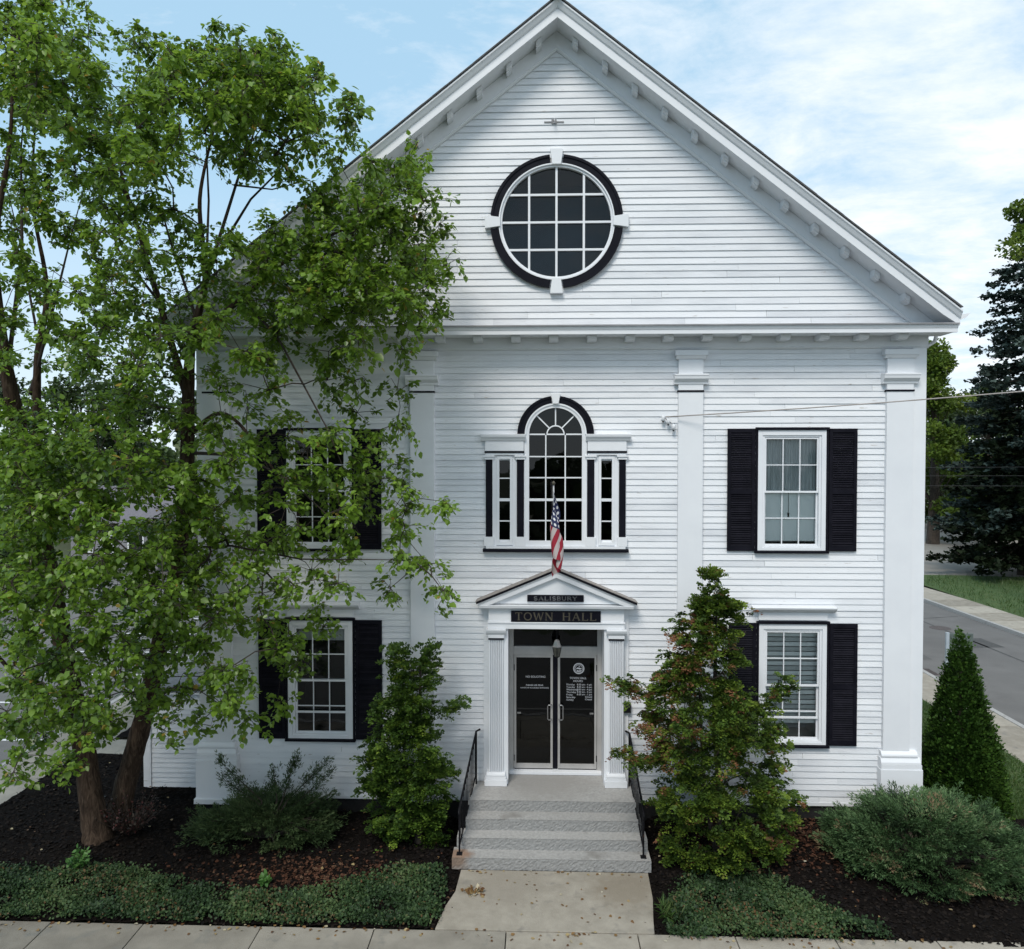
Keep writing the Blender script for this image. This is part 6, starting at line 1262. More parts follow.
def trunk_mesh(mb, trunks, n=16):
    for tr in trunks:
        pts = [Vector(p[:3]) for p in tr]
        fine = []; rr = []
        for i in range(len(pts) - 1):
            p0 = pts[max(i - 1, 0)]; p1 = pts[i]; p2 = pts[i + 1]; p3 = pts[min(i + 2, len(pts) - 1)]
            for k in range(8):
                f = k / 8
                fine.append(.5 * ((2 * p1) + (p2 - p0) * f + (2 * p0 - 5 * p1 + 4 * p2 - p3) * f * f + (3 * p1 - p0 - 3 * p2 + p3) * f ** 3)); rr.append(tr[i][3] * (1 - f) + tr[i + 1][3] * f)
        fine.append(pts[-1]); rr.append(tr[-1][3])
        # knobbly, not round: rings with their own lobes
        rings = []; seed = random.random() * 9
        for i, p in enumerate(fine):
            d = (fine[min(i + 1, len(fine) - 1)] - fine[max(i - 1, 0)]).normalized()
            a = d.cross(Vector((.2, .9, .1))).normalized(); b = d.cross(a)
            ring = []
            for j in range(n):
                th = 2 * math.pi * j / n
                k = 1 + .07 * math.sin(3 * th + seed + i * .35) + .05 * math.sin(7 * th + i * .9) + random.uniform(-.035, .035)
                ring.append(tuple(p + rr[i] * k * (math.cos(th) * a + math.sin(th) * b)))
            rings.append(ring)
        mb.loft(rings, True)

# --- the big multi-stemmed tree at the left corner
birch = thing('broadleaf_tree', (0, 0, 0), 'tall two-stemmed leafy tree with brown bark covering the left corner of the hall', 'tree')
TR = [[(-8.55, -.62, -.05, .27), (-8.45, -.6, .35, .215), (-8.23, -.55, 1.33, .185), (-7.83, -.6, 2.72, .165), (-7.51, -.7, 3.91, .15), (-7.12, -.8, 5.46, .135), (-6.9, -.95, 6.98, .125), (-6.8, -1.1, 8.27, .11), (-6.62, -1.3, 9.34, .08), (-6.28, -1.5, 10.37, .05), (-6.27, -1.7, 11.72, .032), (-5.99, -1.7, 13.0, .016)],
      [(-8.50, -1.25, -.05, .30), (-8.56, -1.2, .3, .235), (-8.68, -1.2, 1.02, .20), (-8.85, -1.2, 2.15, .18), (-9.03, -1.3, 3.48, .165), (-9.18, -1.5, 4.99, .155), (-9.42, -1.6, 6.63, .15), (-9.62, -1.8, 8.22, .125), (-9.66, -2.0, 9.42, .09), (-9.66, -2.1, 10.94, .05), (-9.37, -2.1, 12.64, .03), (-9.3, -2.1, 14.4, .014)],
      [(-9.25, -1.5, 5.6, .11), (-9.5, -1.3, 7.2, .085), (-9.62, -1.1, 9.03, .06), (-9.55, -.9, 10.35, .042), (-9.8, -.9, 12.02, .026), (-9.7, -.9, 13.69, .012)],
      [(-6.8, -1.1, 8.27, .075), (-7.4, -.95, 10.14, .055), (-7.82, -.85, 11.47, .04), (-8.2, -.8, 12.78, .025), (-8.1, -.8, 14.0, .012)],
      [(-6.62, -1.3, 9.34, .06), (-5.53, -1.8, 9.95, .045), (-4.38, -2.1, 10.72, .03), (-3.3, -2.3, 11.1, .015)],
      [(-6.85, -1.0, 7.6, .05), (-6.0, -1.5, 8.0, .035), (-5.2, -1.9, 7.4, .022), (-4.4, -2.1, 6.2, .012)],
      [(-8.7, -1.2, 1.9, .05), (-9.3, -2.2, 3.4, .035), (-9.6, -3.0, 4.6, .02)]]
LIMBS = [[(-6.66, -1.30, 9.25, 0.05), (-6.14, -1.40, 10.93, 0.035), (-5.63, -1.50, 12.30, 0.022), (-5.23, -1.50, 13.35, 0.01)],
      [(-6.19, -1.40, 10.71, 0.03), (-5.42, -1.60, 11.74, 0.02), (-4.64, -1.80, 12.35, 0.012), (-4.00, -1.90, 12.89, 0.006)],
      [(-6.37, -1.30, 10.23, 0.03), (-6.43, -1.00, 11.95, 0.02), (-6.51, -0.90, 13.45, 0.01)],
      [(-6.55, -1.20, 9.71, 0.03), (-7.20, -0.90, 11.25, 0.02), (-7.66, -0.70, 12.62, 0.01)],
      [(-5.78, -1.50, 12.04, 0.02), (-4.87, -1.90, 11.80, 0.012), (-4.20, -2.10, 11.89, 0.006)],
      [(-7.31, -0.90, 9.96, 0.03), (-8.24, -0.80, 11.10, 0.02), (-8.67, -0.80, 12.23, 0.01)],
      [(-9.77, -1.10, 8.37, 0.035), (-9.21, -1.20, 10.10, 0.024), (-8.75, -1.30, 11.34, 0.012), (-8.56, -1.30, 12.05, 0.006)],
      [(-9.61, -1.90, 8.91, 0.04), (-9.54, -1.60, 10.90, 0.028), (-9.65, -1.50, 12.71, 0.015), (-9.51, -1.50, 13.76, 0.007)],
      [(-9.71, -1.00, 9.58, 0.025), (-10.12, -0.80, 11.31, 0.015), (-10.34, -0.80, 12.25, 0.007)],
      [(-5.45, -1.80, 9.97, 0.03), (-4.73, -2.20, 9.2, 0.02), (-3.78, -2.50, 7.67, 0.012), (-3.53, -2.50, 7.01, 0.006)],
      [(-6.88, -0.97, 7.3, 0.035), (-5.52, -1.90, 7.25, 0.024), (-4.48, -2.40, 6.84, 0.014), (-3.76, -2.60, 6.19, 0.007)],
      [(-7.11, -0.80, 5.5, 0.03), (-5.79, -1.70, 5.65, 0.02), (-4.35, -2.30, 5.5, 0.012), (-2.61, -2.60, 5.54, 0.006)]]
TG = dec(BIRCH)
m = MB(); trunk_mesh(m, TR); obj(m, 'trunk', 'bark', birch, smooth=True)
node, par, rad, nt_, chains = tree_skeleton(TR + LIMBS, TG)
m = MB()
for tr in LIMBS:
    m.tube([Vector(p[:3]) + Vector((random.gauss(0, .02), random.gauss(0, .02), 0)) for p in tr], [p[3] for p in tr], 7)
for q, new in chains:
    pts = [node[q]] + [node[i] for i in new]; r_ = [min(rad[q], rad[new[0]] * 1.15)] + [rad[i] for i in new]
    m.tube(pts, r_, 5, caps=False)
P = []; D = []; Nn = []; S = []; T = []
for (x, y, z) in TG:
    ct = random.gauss(.42, .13)
    for k in range(8):
        az = random.uniform(0, 2 * math.pi); el = random.gauss(-.1, .5)
        d = np.array([math.cos(az) * math.cos(el), math.sin(az) * math.cos(el), math.sin(el)])
        L_ = random.uniform(.16, .34)
        st = np.array([x, y, z]) + np.array([random.gauss(0, .11), random.gauss(0, .11), random.gauss(0, .11)])
        pts = []
        for i in range(5):
            f = i / 4; p = st + d * L_ * f + np.array([0, 0, -.22 * L_ * f * f]); pts.append(tuple(p))
        m.tube([tuple(np.array([x, y, z]))] + pts, [.006, .005, .0045, .004, .003, .002], 3, caps=False)
        n = random.randint(13, 19)
        for i in range(n):
            f = (i + random.random()) / n
            p = st + d * L_ * f + np.array([0, 0, -.22 * L_ * f * f]) + np.array([random.gauss(0, .035), random.gauss(0, .035), random.gauss(0, .035)])
            side_ = np.array([-d[1], d[0], 0]) * (1 if i % 2 else -1)
            dd = d * .5 + side_ * .6 + np.array([random.gauss(0, .35), random.gauss(0, .35), random.gauss(-.45, .35)])
            P.append(p); D.append(dd); Nn.append((random.gauss(0, .36), random.gauss(-.2, .36), 1)); S.append(.085 * math.exp(random.gauss(0, .24))); T.append(min(.93, ct + random.gauss(0, .14)) if random.random() > .008 else 1.0)
obj(m, 'branches', 'twig_bark', birch)
P = np.array(P)
# keep the leaves off the wall and out of the roof
keep = ~((np.abs(P[:, 0]) < 7.5) & (P[:, 1] > -.22)) & ~((P[:, 2] > 9.4) & (P[:, 1] > -.85) & (np.abs(P[:, 0]) < 7.6) & (P[:, 2] < 16 - .78 * np.abs(P[:, 0])))
sel = np.nonzero(keep)[0]
pick = lambda l: np.array(l)[sel]
foliage('crown', 'birch_leaf', birch, pick(P), pick(D), pick(Nn), pick(S), pick(T), LEAF)
at_base(birch, (-8.5, -1.0, 0))

# --- fan-leaved conifers either side of the steps
def cypress(name, table, axis, base, top, mat, label, rust):
    t = thing(name, (0, 0, 0), label, 'conifer', None)
    C = dec(table)
    m = MB()
    trunk = [(base[0], base[1], base[2], .075), (base[0] + .05, base[1], base[2] + 1.0, .06), (axis[0], axis[1], (base[2] + top) / 2, .045), (axis[0] + .02, axis[1], top - .5, .018)]
    second = [(base[0], base[1], base[2] + .1, .05), (base[0] - .22, base[1] - .05, base[2] + 1.2, .038), (axis[0] - .28, axis[1], top * .62, .015)]
    trunk_mesh(m, [trunk, second], 10); obj(m, 'trunk', 'dark_bark', t, smooth=True)
    node, par, rad, nt_, chains = tree_skeleton([trunk, second], C, .005, .45, .12)
    m = MB()
    for q, new in chains:
        m.tube([node[q]] + [node[i] for i in new], [min(rad[q], rad[new[0]])] + [rad[i] for i in new], 4, caps=False)
    obj(m, 'branches', 'twig_bark', t)
    P = []; D = []; Nn = []; S = []; T = []
    for (x, y, z) in C:
        out = np.array([x - axis[0], y - axis[1], 0]); l = np.linalg.norm(out); out = out / max(l, .05)
        rst = rust(x, y, z)
        for k in range(12):
            az = math.atan2(out[1], out[0]) + random.gauss(0, .85); el = random.gauss(.16, .2) + max(0, z - top + .75) * 1.1
            d = np.array([math.cos(az) * math.cos(el), math.sin(az) * math.cos(el), math.sin(el)])
            c0 = np.array([x, y, z]) + np.array([random.gauss(0, .11), random.gauss(0, .11), random.gauss(0, .04)])
            sd = np.cross(d, [0, 0, 1]); sd /= max(np.linalg.norm(sd), .01); upn = np.cross(sd, d) + np.array([random.gauss(0, .35), random.gauss(0, .35), 0])
            upn /= np.linalg.norm(upn); sd = np.cross(d, upn)
            base_t = random.gauss(.40, .13) if random.random() > rst else random.uniform(.74, 1.0)
            rad_ = random.uniform(.14, .24)
            for i in range(40):
                a = random.choice((-.62, -.36, -.12, .12, .36, .62)) + random.gauss(0, .05); r_ = rad_ * math.sqrt(random.uniform(.04, 1)) * (1 - .45 * abs(a))
                dd = d * math.cos(a) + sd * math.sin(a)
                p = c0 + dd * r_ + upn * (-.5 * r_ * r_ / .2 + random.gauss(0, .012))
                P.append(p); D.append(dd + np.random.normal(0, .25, 3)); Nn.append(upn + np.random.normal(0, .35, 3)); S.append(random.uniform(.026, .046)); T.append(base_t + random.gauss(0, .07) + .38 * (r_ / rad_ - .62))  # spray tips tinted lighter: painted-in lit tops as well as new growth
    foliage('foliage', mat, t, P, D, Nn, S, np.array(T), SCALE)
    at_base(t, base)
np.random.seed(3)
def rustR(x, y, z):
    a = .05
    if x < 2.45 and 2.2 < z < 4.6: a = .2
    if x < 2.1 and 2.1 < z < 2.75: a = .6
    if 1.9 < x < 2.5 and 3.7 < z < 4.2: a = .55
    return a
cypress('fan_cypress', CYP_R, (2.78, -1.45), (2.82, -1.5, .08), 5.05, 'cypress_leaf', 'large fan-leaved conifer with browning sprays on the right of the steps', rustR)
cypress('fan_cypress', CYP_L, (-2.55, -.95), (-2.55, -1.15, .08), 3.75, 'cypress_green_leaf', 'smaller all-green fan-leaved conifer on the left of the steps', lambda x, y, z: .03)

# --- spreading junipers: shelves of feathery plumes on low arching branches
def juniper(name, c, rx, ry, h, shelves, per, mat, label, brown, arms=()):
    t = thing(name, (0, 0, 0), label, 'shrub', None)
    P = []; D = []; Nn = []; S = []; T = []; m = MB()
    def plume(st, d, L_, bt):
        d = d / np.linalg.norm(d)
        sd = np.cross(d, [0, 0, 1]); sd /= max(np.linalg.norm(sd), .01); up = np.cross(sd, d)
        for i in range(int(16 + 20 * L_ / .3)):
            f = random.random(); w_ = (1 - f) * .06 + .010
            off = sd * random.gauss(0, w_) + up * random.gauss(0, w_ * .5)
            p = st + d * L_ * f + off + np.array([0, 0, .10 * L_ * f * f])
            dd = d + off / max(np.linalg.norm(off), .01) * .55 + np.random.normal(0, .2, 3)
            P.append(p); D.append(dd); Nn.append(up + np.random.normal(0, .5, 3)); S.append(random.uniform(.032, .06)); T.append(bt + random.gauss(0, .06) + .34 * (f - .35))
    for k in range(shelves):
        az = 2 * math.pi * k * .618 + random.uniform(-.2, .2); sl = 1 - ((k * .7548) % 1) ** 1.0; lat = math.asin(min(.98, sl * random.uniform(.85, 1.05)))
        s = random.uniform(.78, 1.0)
        p = np.array([c[0] + rx * s * math.cos(az) * math.cos(lat) ** .8, c[1] + ry * s * math.sin(az) * math.cos(lat) ** .8, c[2] + .16 + h * s * math.sin(lat) * .88])
        o = np.array([math.cos(az) * (.5 + math.cos(lat)), math.sin(az) * (.5 + math.cos(lat)), .12 + .35 * math.sin(lat)]); o /= np.linalg.norm(o)
        sb = random.gauss(.42, .13); bw = random.random() < brown * 2
        q = np.array([c[0] + .15 * rx * math.cos(az), c[1] + .15 * ry * math.sin(az), c[2] + .03]); md = (p * .6 + q * .4) + np.array([0, 0, .14])
        m.tube([tuple(q), tuple(md), tuple(p)], [.026, .016, .005], 5, caps=False)
        sd = np.array([-o[1], o[0], 0]); sd /= np.linalg.norm(sd)
        W_ = random.uniform(.18, .36)
        for j in range(per):
            g = random.random(); lat_ = random.gauss(0, W_ * .55)
            st = p - o * .35 * g + sd * lat_ + np.array([0, 0, random.gauss(0, .022) - .12 * (lat_ / W_) ** 2])
            d = o + sd * lat_ * 1.1 + np.random.normal(0, .28, 3) + np.array([0, 0, .12])
            bt = min(.88, random.gauss(sb, .10)) if not (bw and random.random() < .6) else random.uniform(.82, 1)
            plume(st, d, random.uniform(.15, .32), bt)
    for (ax, ay, az_, ex, ey, ez) in arms:
        a = np.array([ax, ay, az_]); b = np.array([ex, ey, ez]); L_ = np.linalg.norm(b - a)
        m.tube([(c[0], c[1], c[2]), tuple(a), tuple(b)], [.022, .014, .004], 5, caps=False)
        for k in range(int(L_ / .028)):
            f = random.uniform(0, 1); p = a + (b - a) * f + np.random.normal(0, .03, 3)
            plume(p, (b - a) / L_ * 1.2 + np.random.normal(0, .5, 3), random.uniform(.1, .2), random.gauss(.4, .15))
    obj(m, 'branches', 'dark_bark', t)
    foliage('foliage', mat, t, P, D, Nn, S, np.array(T), NEEDLE)
    at_base(t, c)
juniper('juniper_shrub', (6.42, -1.45, .06), 1.82, 1.32, 1.06, 84, 42, 'juniper_leaf', 'wide grey-green spreading juniper in front of the right corner pilaster', .03)
juniper('juniper_shrub', (-5.45, -.98, .1), 1.38, .80, .62, 62, 22, 'dark_juniper_leaf', 'dark spreading juniper with thin upright arms below the lower left window', .02,
        [(-5.6, -.8, .7, -6.45, -.7, 1.40), (-5.6, -.8, .6, -6.3, -.9, 1.15), (-5.2, -.8, .7, -4.95, -.75, 1.50), (-5.1, -.8, .7, -4.35, -.75, 1.46), (-5.0, -.8, .6, -4.25, -.9, 1.28), (-5.3, -.8, .7, -5.4, -.7, 1.3), (-5.0, -.9, .5, -4.2, -1.0, .95)])

# --- cone-shaped tree by the right corner
t = thing('arborvitae', (0, 0, 0), 'dense dark green cone-shaped evergreen standing at the right corner of the lawn', 'conifer')
ax, ay = 8.17, .62
m = MB(); m.tube([(ax, ay, 0), (ax, ay, 1.6), (ax, ay, 3.0)], [.09, .06, .02], 8); obj(m, 'trunk', 'dark_bark', t)
P = []; D = []; Nn = []; S = []; T = []
def cone(ax, ay, top, rb, n, z0=.1, pw=.8):
    for k in range(n):
        f = 1 - math.sqrt(random.random()); z = z0 + (top - z0) * f
        az = random.uniform(0, 2 * math.pi)
        r_ = rb * ((1 - f) ** pw) * (1 + .10 * math.sin(5 * az + 9 * f) + .07 * math.sin(9 * az - 21 * f)) * (random.uniform(.86, 1.05) if random.random() < .75 else random.uniform(.2, .9))
        c0 = np.array([ax + r_ * math.cos(az), ay + r_ * math.sin(az), z]); o = np.array([math.cos(az), math.sin(az), .95]); tg = np.array([-math.sin(az), math.cos(az), 0])
        w_ = random.gauss(0, .8); pl = tg * math.cos(w_) + o * math.sin(w_) * .6; bt = random.gauss(.45, .17)
        for i in range(13):
            d = o + np.random.normal(0, .38, 3)
            P.append(c0 + np.random.normal(0, .03, 3) + o * random.uniform(0, .09)); D.append(d); Nn.append(np.cross(d, pl) + np.random.normal(0, .4, 3)); S.append(random.uniform(.035, .062)); T.append(bt + random.gauss(0, .08))
cone(ax, ay, 3.66, .80, 3400, pw=.9); cone(ax + .42, ay + .1, 2.2, .5, 800)
foliage('foliage', 'arborvitae_leaf', t, P, D, Nn, S, np.array(T), SCALE)
at_base(t, (ax, ay, .06))

# --- ground cover mats
def mat_cover(name, poly, n, hgt, label, mat='ivy_leaf'):
    xs = [p[0] for p in poly]; ys = [p[1] for p in poly]
    def inside(x, y):
        c = False
        for i in range(len(poly)):
            (x0, y0), (x1, y1) = poly[i], poly[i - 1]
            if (y0 > y) != (y1 > y) and x < (x1 - x0) * (y - y0) / (y1 - y0) + x0: c = not c
        return c
    P = []; T = []
    while len(P) < n:
        x = random.uniform(min(xs), max(xs)); y = random.uniform(min(ys), max(ys))
        jx = x + random.gauss(0, .07); jy = y + random.gauss(0, .07)
        if not inside(jx, jy): continue
        e = .5 + .5 * math.sin(2.1 * x + 1.3 * math.sin(3 * y)) * math.sin(3.7 * y + x)
        if math.sin(5.1 * x + 2 * math.sin(4 * y)) * math.sin(4.3 * y - 2 * x) > .5 and random.random() < .75: continue
        h_ = hgt * (.3 + .7 * e) * (.75 + .5 * math.sin(7.3 * x) * math.sin(6.1 * y + x)) + .03
        if y > -2.6 and random.random() < redness(x, y) * .8: continue
        P.append((x, y, hbed(x, y) + h_ * math.sqrt(random.random()) + .01))
        br = .75 * max(0, math.sin(1.7 * x + 4 * y) * math.sin(.9 * x + 2)) + .05
        T.append(random.uniform(.84, 1) if random.random() < br * .35 else min(.85, random.gauss(.40 + .25 * math.sin(1.3 * x + 2.2 * y) * math.sin(2.9 * x), .17)))
    D = np.stack([rn(n), rn(n), .6 + .5 * rn(n)], 1); N_ = np.stack([.7 * rn(n), -.3 + .7 * rn(n), np.ones(n)], 1)
    tag(foliage(name, mat, None, P, D, N_, ru(.025, .06, n), np.array(T), LEAF), label, 'ground cover', kind='stuff')
mat_cover('ground_cover', [(-11.3, -3.44), (-10.9, -2.6), (-10.0, -2.2), (-8.6, -2.35), (-7.6, -2.15), (-6.6, -2.5), (-5.6, -2.75), (-4.4, -2.8), (-3.6, -2.45), (-2.9, -2.1), (-2.1, -1.95), (-1.86, -2.2), (-1.86, -3.3), (-2.1, -3.52), (-6, -3.52), (-11.3, -3.52)], 34000, .15, 'low leafy green mat along the front edge of the left planting bed')
mat_cover('ground_cover', [(1.6, -3.4), (1.62, -2.9), (1.9, -2.5), (2.4, -2.05), (3.3, -2.0), (3.9, -2.5), (4.5, -3.1), (5.0, -3.5), (3.0, -3.66), (1.75, -3.62)], 15000, .16, 'low leafy green mat at the front of the right planting bed beside the walk')

# --- small single plants
def tuft_plant(name, c, n, L_, mat, label, cat='plant', tmpl=LEAF, up=.8, spread=.5, sz=(.06, .1)):
    t = thing(name, (0, 0, 0), label, cat); m = MB(); P = []; D = []; Nn = []; S = []; T = []
    for k in range(n):
        az = random.uniform(0, 2 * math.pi); d = np.array([spread * math.cos(az), spread * math.sin(az), up * random.uniform(.5, 1.2)]); d /= np.linalg.norm(d); l = L_ * random.uniform(.5, 1)
        e = np.array(c) + d * l
        m.tube([c, tuple(e)], [.006, .003], 4, caps=False)
        for i in range(7):
            p = np.array(c) + d * l * random.uniform(.35, 1.05) + np.random.normal(0, .02, 3)
            P.append(p); D.append(d * .4 + np.random.normal(0, .6, 3)); Nn.append(np.array([0, 0, 1]) + np.random.normal(0, .5, 3)); S.append(random.uniform(*sz)); T.append(random.random())
    obj(m, 'stems', 'twig_bark', t); foliage('leaves', mat, t, P, D, Nn, S, np.array(T), tmpl); at_base(t, c)
tuft_plant('seedling', (-8.25, -2.25, .12), 22, .36, 'bright_leaf', 'small bright green plant in the black mulch in front of the tree trunks')
tuft_plant('seedling', (-4.93, -2.55, .10), 9, .12, 'bright_leaf', 'low bright green rosette in the reddish mulch below the dark juniper', sz=(.07, .12), up=.4)
tuft_plant('seedling', (-1.42, -2.52, .0), 9, .16, 'litter', 'withered yellowish weed lying on the walk at the foot of the steps', up=.15, spread=.7)
tuft_plant('grass_tuft', (1.72, -3.15, .0), 16, .24, 'grass_blade', 'tuft of long green grass at the walk edge of the right planting bed', tmpl=BLADE, sz=(.12, .24), up=.7)
tuft_plant('barberry', (-8.0, -1.05, .1), 150, .85, 'barberry_leaf', 'dark reddish twiggy bush at the foot of the leafy tree', 'shrub', spread=.55, sz=(.035, .06))
tuft_plant('low_bush', (-10.3, 4.6, .05), 110, .8, 'wood_leaf', 'dark low bush beside the path behind the leafy tree', 'shrub', sz=(.07, .11))
tuft_plant('low_bush', (-10.9, -2.0, .1), 60, .45, 'ivy_leaf', 'small dark bush at the left edge of the black mulch', 'shrub', sz=(.05, .08))

# --- lawn blades
n = 26000
x = ru(7.3, 10.98, n); y = .15 + 9 * RNG.random(n) ** 1.4
tag(foliage('lawn_grass', 'grass_blade', None, np.stack([x, y, np.full(n, .055)], 1), np.stack([.5 * rn(n), .5 * rn(n), np.ones(n)], 1), np.stack([rn(n), rn(n), .3 * rn(n)], 1), ru(.06, .15, n), ru(0, 1, n), BLADE),
    'rough green grass on the lawn strip beside the hall', 'grass', kind='stuff')
n = 9000
x = ru(21.3, 40, n); y = ru(16, 31.5, n)
tag(foliage('verge_grass', 'grass_blade', None, np.stack([x, y, np.full(n, -.03)], 1), np.stack([.5 * rn(n), .5 * rn(n), np.ones(n)], 1), np.stack([rn(n), rn(n), .3 * rn(n)], 1), ru(.12, .3, n), ru(0, 1, n), BLADE),
    'rough green grass on the far side of the right-hand road', 'grass', kind='stuff')

# ------------------------------------------------------------------ trees farther off
def conifer(name, x, y, h, rb, mat, label, z0, n_tier, droop, leaf, per, group=None, pw=.8, gz=0.0):
    t = thing(name, (0, 0, 0), label, 'tree', group); m = MB()
    m.tube([(x, y, gz), (x, y, gz + h * .5), (x, y, gz + h * .97)], [h * .018 + .05, h * .012 + .03, .03], 10); obj(m, 'trunk', 'dark_bark', t)
    m = MB(); P = []; D = []; Nn = []; S = []; T = []
    for k in range(n_tier):
        f = (k + random.random() * .8) / n_tier; z = gz + z0 + (h - z0) * f; R_ = rb * (1 - f) ** pw * random.uniform(.85, 1.1) + .12
        nb = max(4, int(5 + 7 * (1 - f)))
        for b in range(nb):
            az = 2 * math.pi * b / nb + random.uniform(-.3, .3) + k * 1.3; L_ = R_ * random.uniform(.72, 1.12); bt = random.gauss(.45, .18)
            e = [np.array([x + L_ * g * math.cos(az), y + L_ * g * math.sin(az), z - droop * L_ * g + .25 * droop * L_ * g * g * 1.6]) for g in (0, .5, 1)]
            m.tube([tuple(q) for q in e], [.05 * (1 - f) + .02, .03, .008], 5, caps=False)
            for i in range(int(per * L_ / rb) + 5):
                g = random.random() ** .6; w_ = (.12 + .30 * L_ * (1 - g) ** .7 * g ** .4) * .8
                p = np.array([x + L_ * g * math.cos(az) + random.gauss(0, w_ * .6), y + L_ * g * math.sin(az) + random.gauss(0, w_ * .6), z - droop * L_ * g + .4 * droop * L_ * g * g + random.gauss(0, .09) - .12 * random.random()])
                P.append(p); D.append((math.cos(az) + random.gauss(0, .6), math.sin(az) + random.gauss(0, .6), random.gauss(.1, .4))); Nn.append((random.gauss(0, .5), random.gauss(0, .5), 1)); S.append(random.uniform(*leaf)); T.append(bt + random.gauss(0, .12))
    obj(m, 'limbs', 'dark_bark', t); foliage('crown', mat, t, P, D, Nn, S, np.array(T), TUFT); at_base(t, (x, y, gz))

def broadleaf(name, x, y, h, r, mat, label, n_l, n_leaf, leaf, group=None, z0=.28, gz=-.2, cy=1.0):
    t = thing(name, (0, 0, 0), label, 'tree', group); m = MB()
    m.tube([(x, y, gz), (x + .1, y, gz + h * .25), (x, y, gz + h * .6), (x, y, gz + h * .85)], [h * .028 + .05, h * .02 + .03, h * .011, .03], 10); obj(m, 'trunk', 'dark_bark', t)
    m = MB(); P = []; D = []; Nn = []; S = []; T = []
    for k in range(n_l):
        az = random.uniform(0, 2 * math.pi); f = random.random(); zf = z0 + (1 - z0) * f
        prof = math.sin(math.pi * min(1, .18 + .82 * f) ** .85) ** .6
        rr_ = r * prof * math.sqrt(random.uniform(.15, 1)) * .85
        c = np.array([x + rr_ * math.cos(az), y + rr_ * math.sin(az), gz + h * zf * .95])
        m.tube([(x, y, gz + h * max(.2, zf - .22)), tuple(c * .5 + np.array([x, y, gz + h * max(.2, zf - .1)]) * .5), tuple(c)], [.05, .03, .01], 5, caps=False)
        lr = r * random.uniform(.16, .32); bt = random.gauss(.45, .16)
        for i in range(int(n_leaf / n_l)):
            u_ = np.random.normal(0, 1, 3); u_ /= np.linalg.norm(u_); q = lr * random.random() ** .45
            p = c + u_ * q * np.array([1.15, 1.15, .72])
            P.append(p); D.append(u_ + np.random.normal(0, .7, 3)); Nn.append(np.array([0, 0, .9]) + u_ * .6 + np.random.normal(0, .35, 3)); S.append(random.uniform(*leaf)); T.append(bt + random.gauss(0, .14))
    obj(m, 'limbs', 'dark_bark', t); foliage('crown', mat, t, P, D, Nn, S, np.array(T), TUFT); at_base(t, (x, y, gz))

conifer('spruce', 31.1, 33.0, 26.5, 6.4, 'spruce_needle', 'tall blue-grey spruce on the verge to the right of the hall', 3.2, 40, .22, (.18, .42), 190, pw=.72)
conifer('pine', 29.0, 32.4, 11.0, 4.6, 'yew_needle', 'black-green low-branched evergreen in front of the tall spruce', 1.2, 18, .30, (.22, .45), 120, pw=.45)
broadleaf('maple', 23.45, 20.5, 24.2, 2.5, 'maple_leaf', 'green broadleaf crown entering the picture at the upper right edge', 20, 5200, (.14, .26), z0=.70)
broadleaf('lime_tree', 32.6, 50.0, 17.2, 4.4, 'maple_leaf', 'mid green broadleaf tree right against the upper right corner of the hall', 64, 19000, (.18, .38), z0=.13)
broadleaf('broadleaf_tree', 38.2, 52.0, 14.2, 3.4, 'wood_leaf', 'thin grey-green tree between the mid green tree and the spruce', 30, 5000, (.2, .4), z0=.3)
broadleaf('broadleaf_tree', 41.5, 62.0, 14.0, 7.0, 'wood_leaf', 'dark tree behind the spruce on the right', 40, 7000, (.3, .5), z0=.22)
broadleaf('bush', 29.5, 29.2, 1.7, 1.6, 'wood_leaf', 'dark green bush on the verge at the foot of the spruce', 12, 2600, (.1, .22), z0=.1)
for (x, y, h, r), lb in zip([(-38.5, 33, 3.6, 3.2), (-33.5, 31.5, 3.0, 2.6), (-22.5, 33, 3.4, 2.8), (-18.5, 36, 4.0, 3.0)], ['dark bush at the far left under the big tree branches', 'dark bush hiding the left end of the grey house', 'dark bush at the right end of the grey house', 'dark bush between the grey house and the hall corner']):
    broadleaf('bush', x, y, h, r, 'wood_leaf', lb, 16, 2600, (.2, .4), 'dark bushes around the grey house', z0=.1)
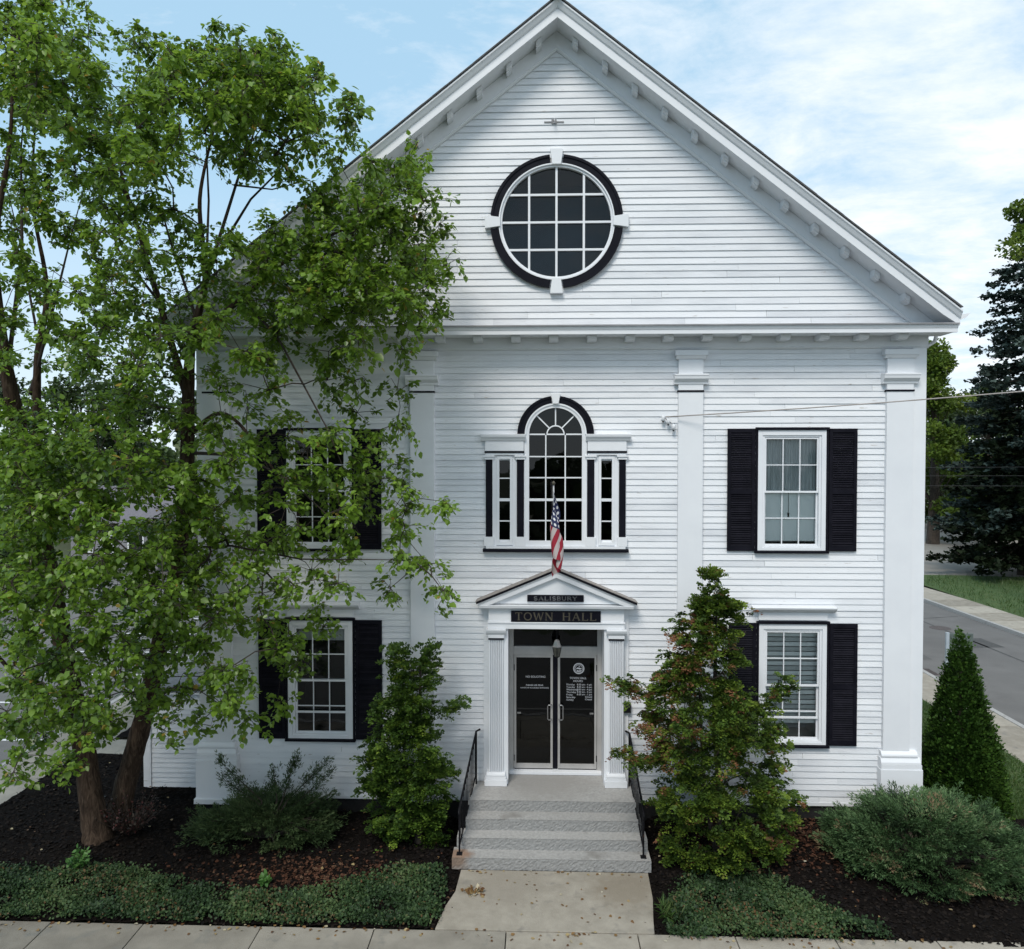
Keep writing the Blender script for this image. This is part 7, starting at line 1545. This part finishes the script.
for (x, y, h, r), lb in zip([(37.5, 68, 5.5, 4.5), (46, 66, 5, 4.5)], ['low dark bush at the far end of the driveway close to the hall', 'low dark bush beyond the driveway under the spruce']):
    broadleaf('bush', x, y, h, r, 'wood_leaf', lb, 16, 2600, (.25, .5), 'bushes beyond the driveway', z0=.08)
bgl = ['dark tree at the far left behind the leafy tree', 'second dark tree from the left behind the grey house', 'dark tree behind the left part of the grey house roof', 'dark tree behind the right part of the grey house roof', 'dark tree between the grey house and the hall', 'dark tree close against the left side of the hall', 'dark tree far behind the left corner of the hall']
for (x, y, h, r), lb in zip([(-50, 52, 15.5, 6.8), (-43, 55, 15.2, 6.8), (-36, 50, 14, 6.3), (-29.5, 52, 13.2, 6), (-23, 47, 11.8, 5.5), (-17.5, 50, 12.2, 5.5), (-13, 56, 13, 6)], bgl):
    broadleaf('broadleaf_tree', x, y, h, r, 'wood_leaf', lb, 34, 5200, (.3, .55), 'dark trees behind the grey house', z0=.08)
# the wooded side of the street behind the viewer, seen only mirrored in the window panes
P = []; D = []; Nn = []; S = []; T = []
n = 9000
xx = ru(-60, 60, n); top = 5 + 2 * np.sin(xx * .31) + 1.5 * np.sin(xx * .83 + 1)
P = np.stack([xx, -44 + 5 * rn(n) * .6, top * RNG.random(n) ** .7], 1)
tag(foliage('woods', 'wood_leaf', None, P, np.stack([rn(n), rn(n), rn(n)], 1), np.stack([.5 * rn(n), .8 + .5 * rn(n), .4 + .5 * rn(n)], 1), ru(.9, 1.9, n), ru(0, 1, n), TUFT), 'wooded bank across the street from the hall', 'woods', kind='stuff')
n = 9000
xx = ru(-260, 300, n); top = 9 + 2 * np.sin(xx * .07) + 1.6 * np.sin(xx * .21 + 1)
tag(foliage('woods', 'wood_leaf', None, np.stack([xx, 165 + 10 * rn(n), -.2 + top * RNG.random(n) ** .7], 1), np.stack([rn(n), rn(n), rn(n)], 1), np.stack([.5 * rn(n), -.8 + .5 * rn(n), .6 + .5 * rn(n)], 1), ru(1.6, 3.2, n), ru(0, 1, n), TUFT), 'low wooded skyline far behind the hall', 'woods', kind='stuff')
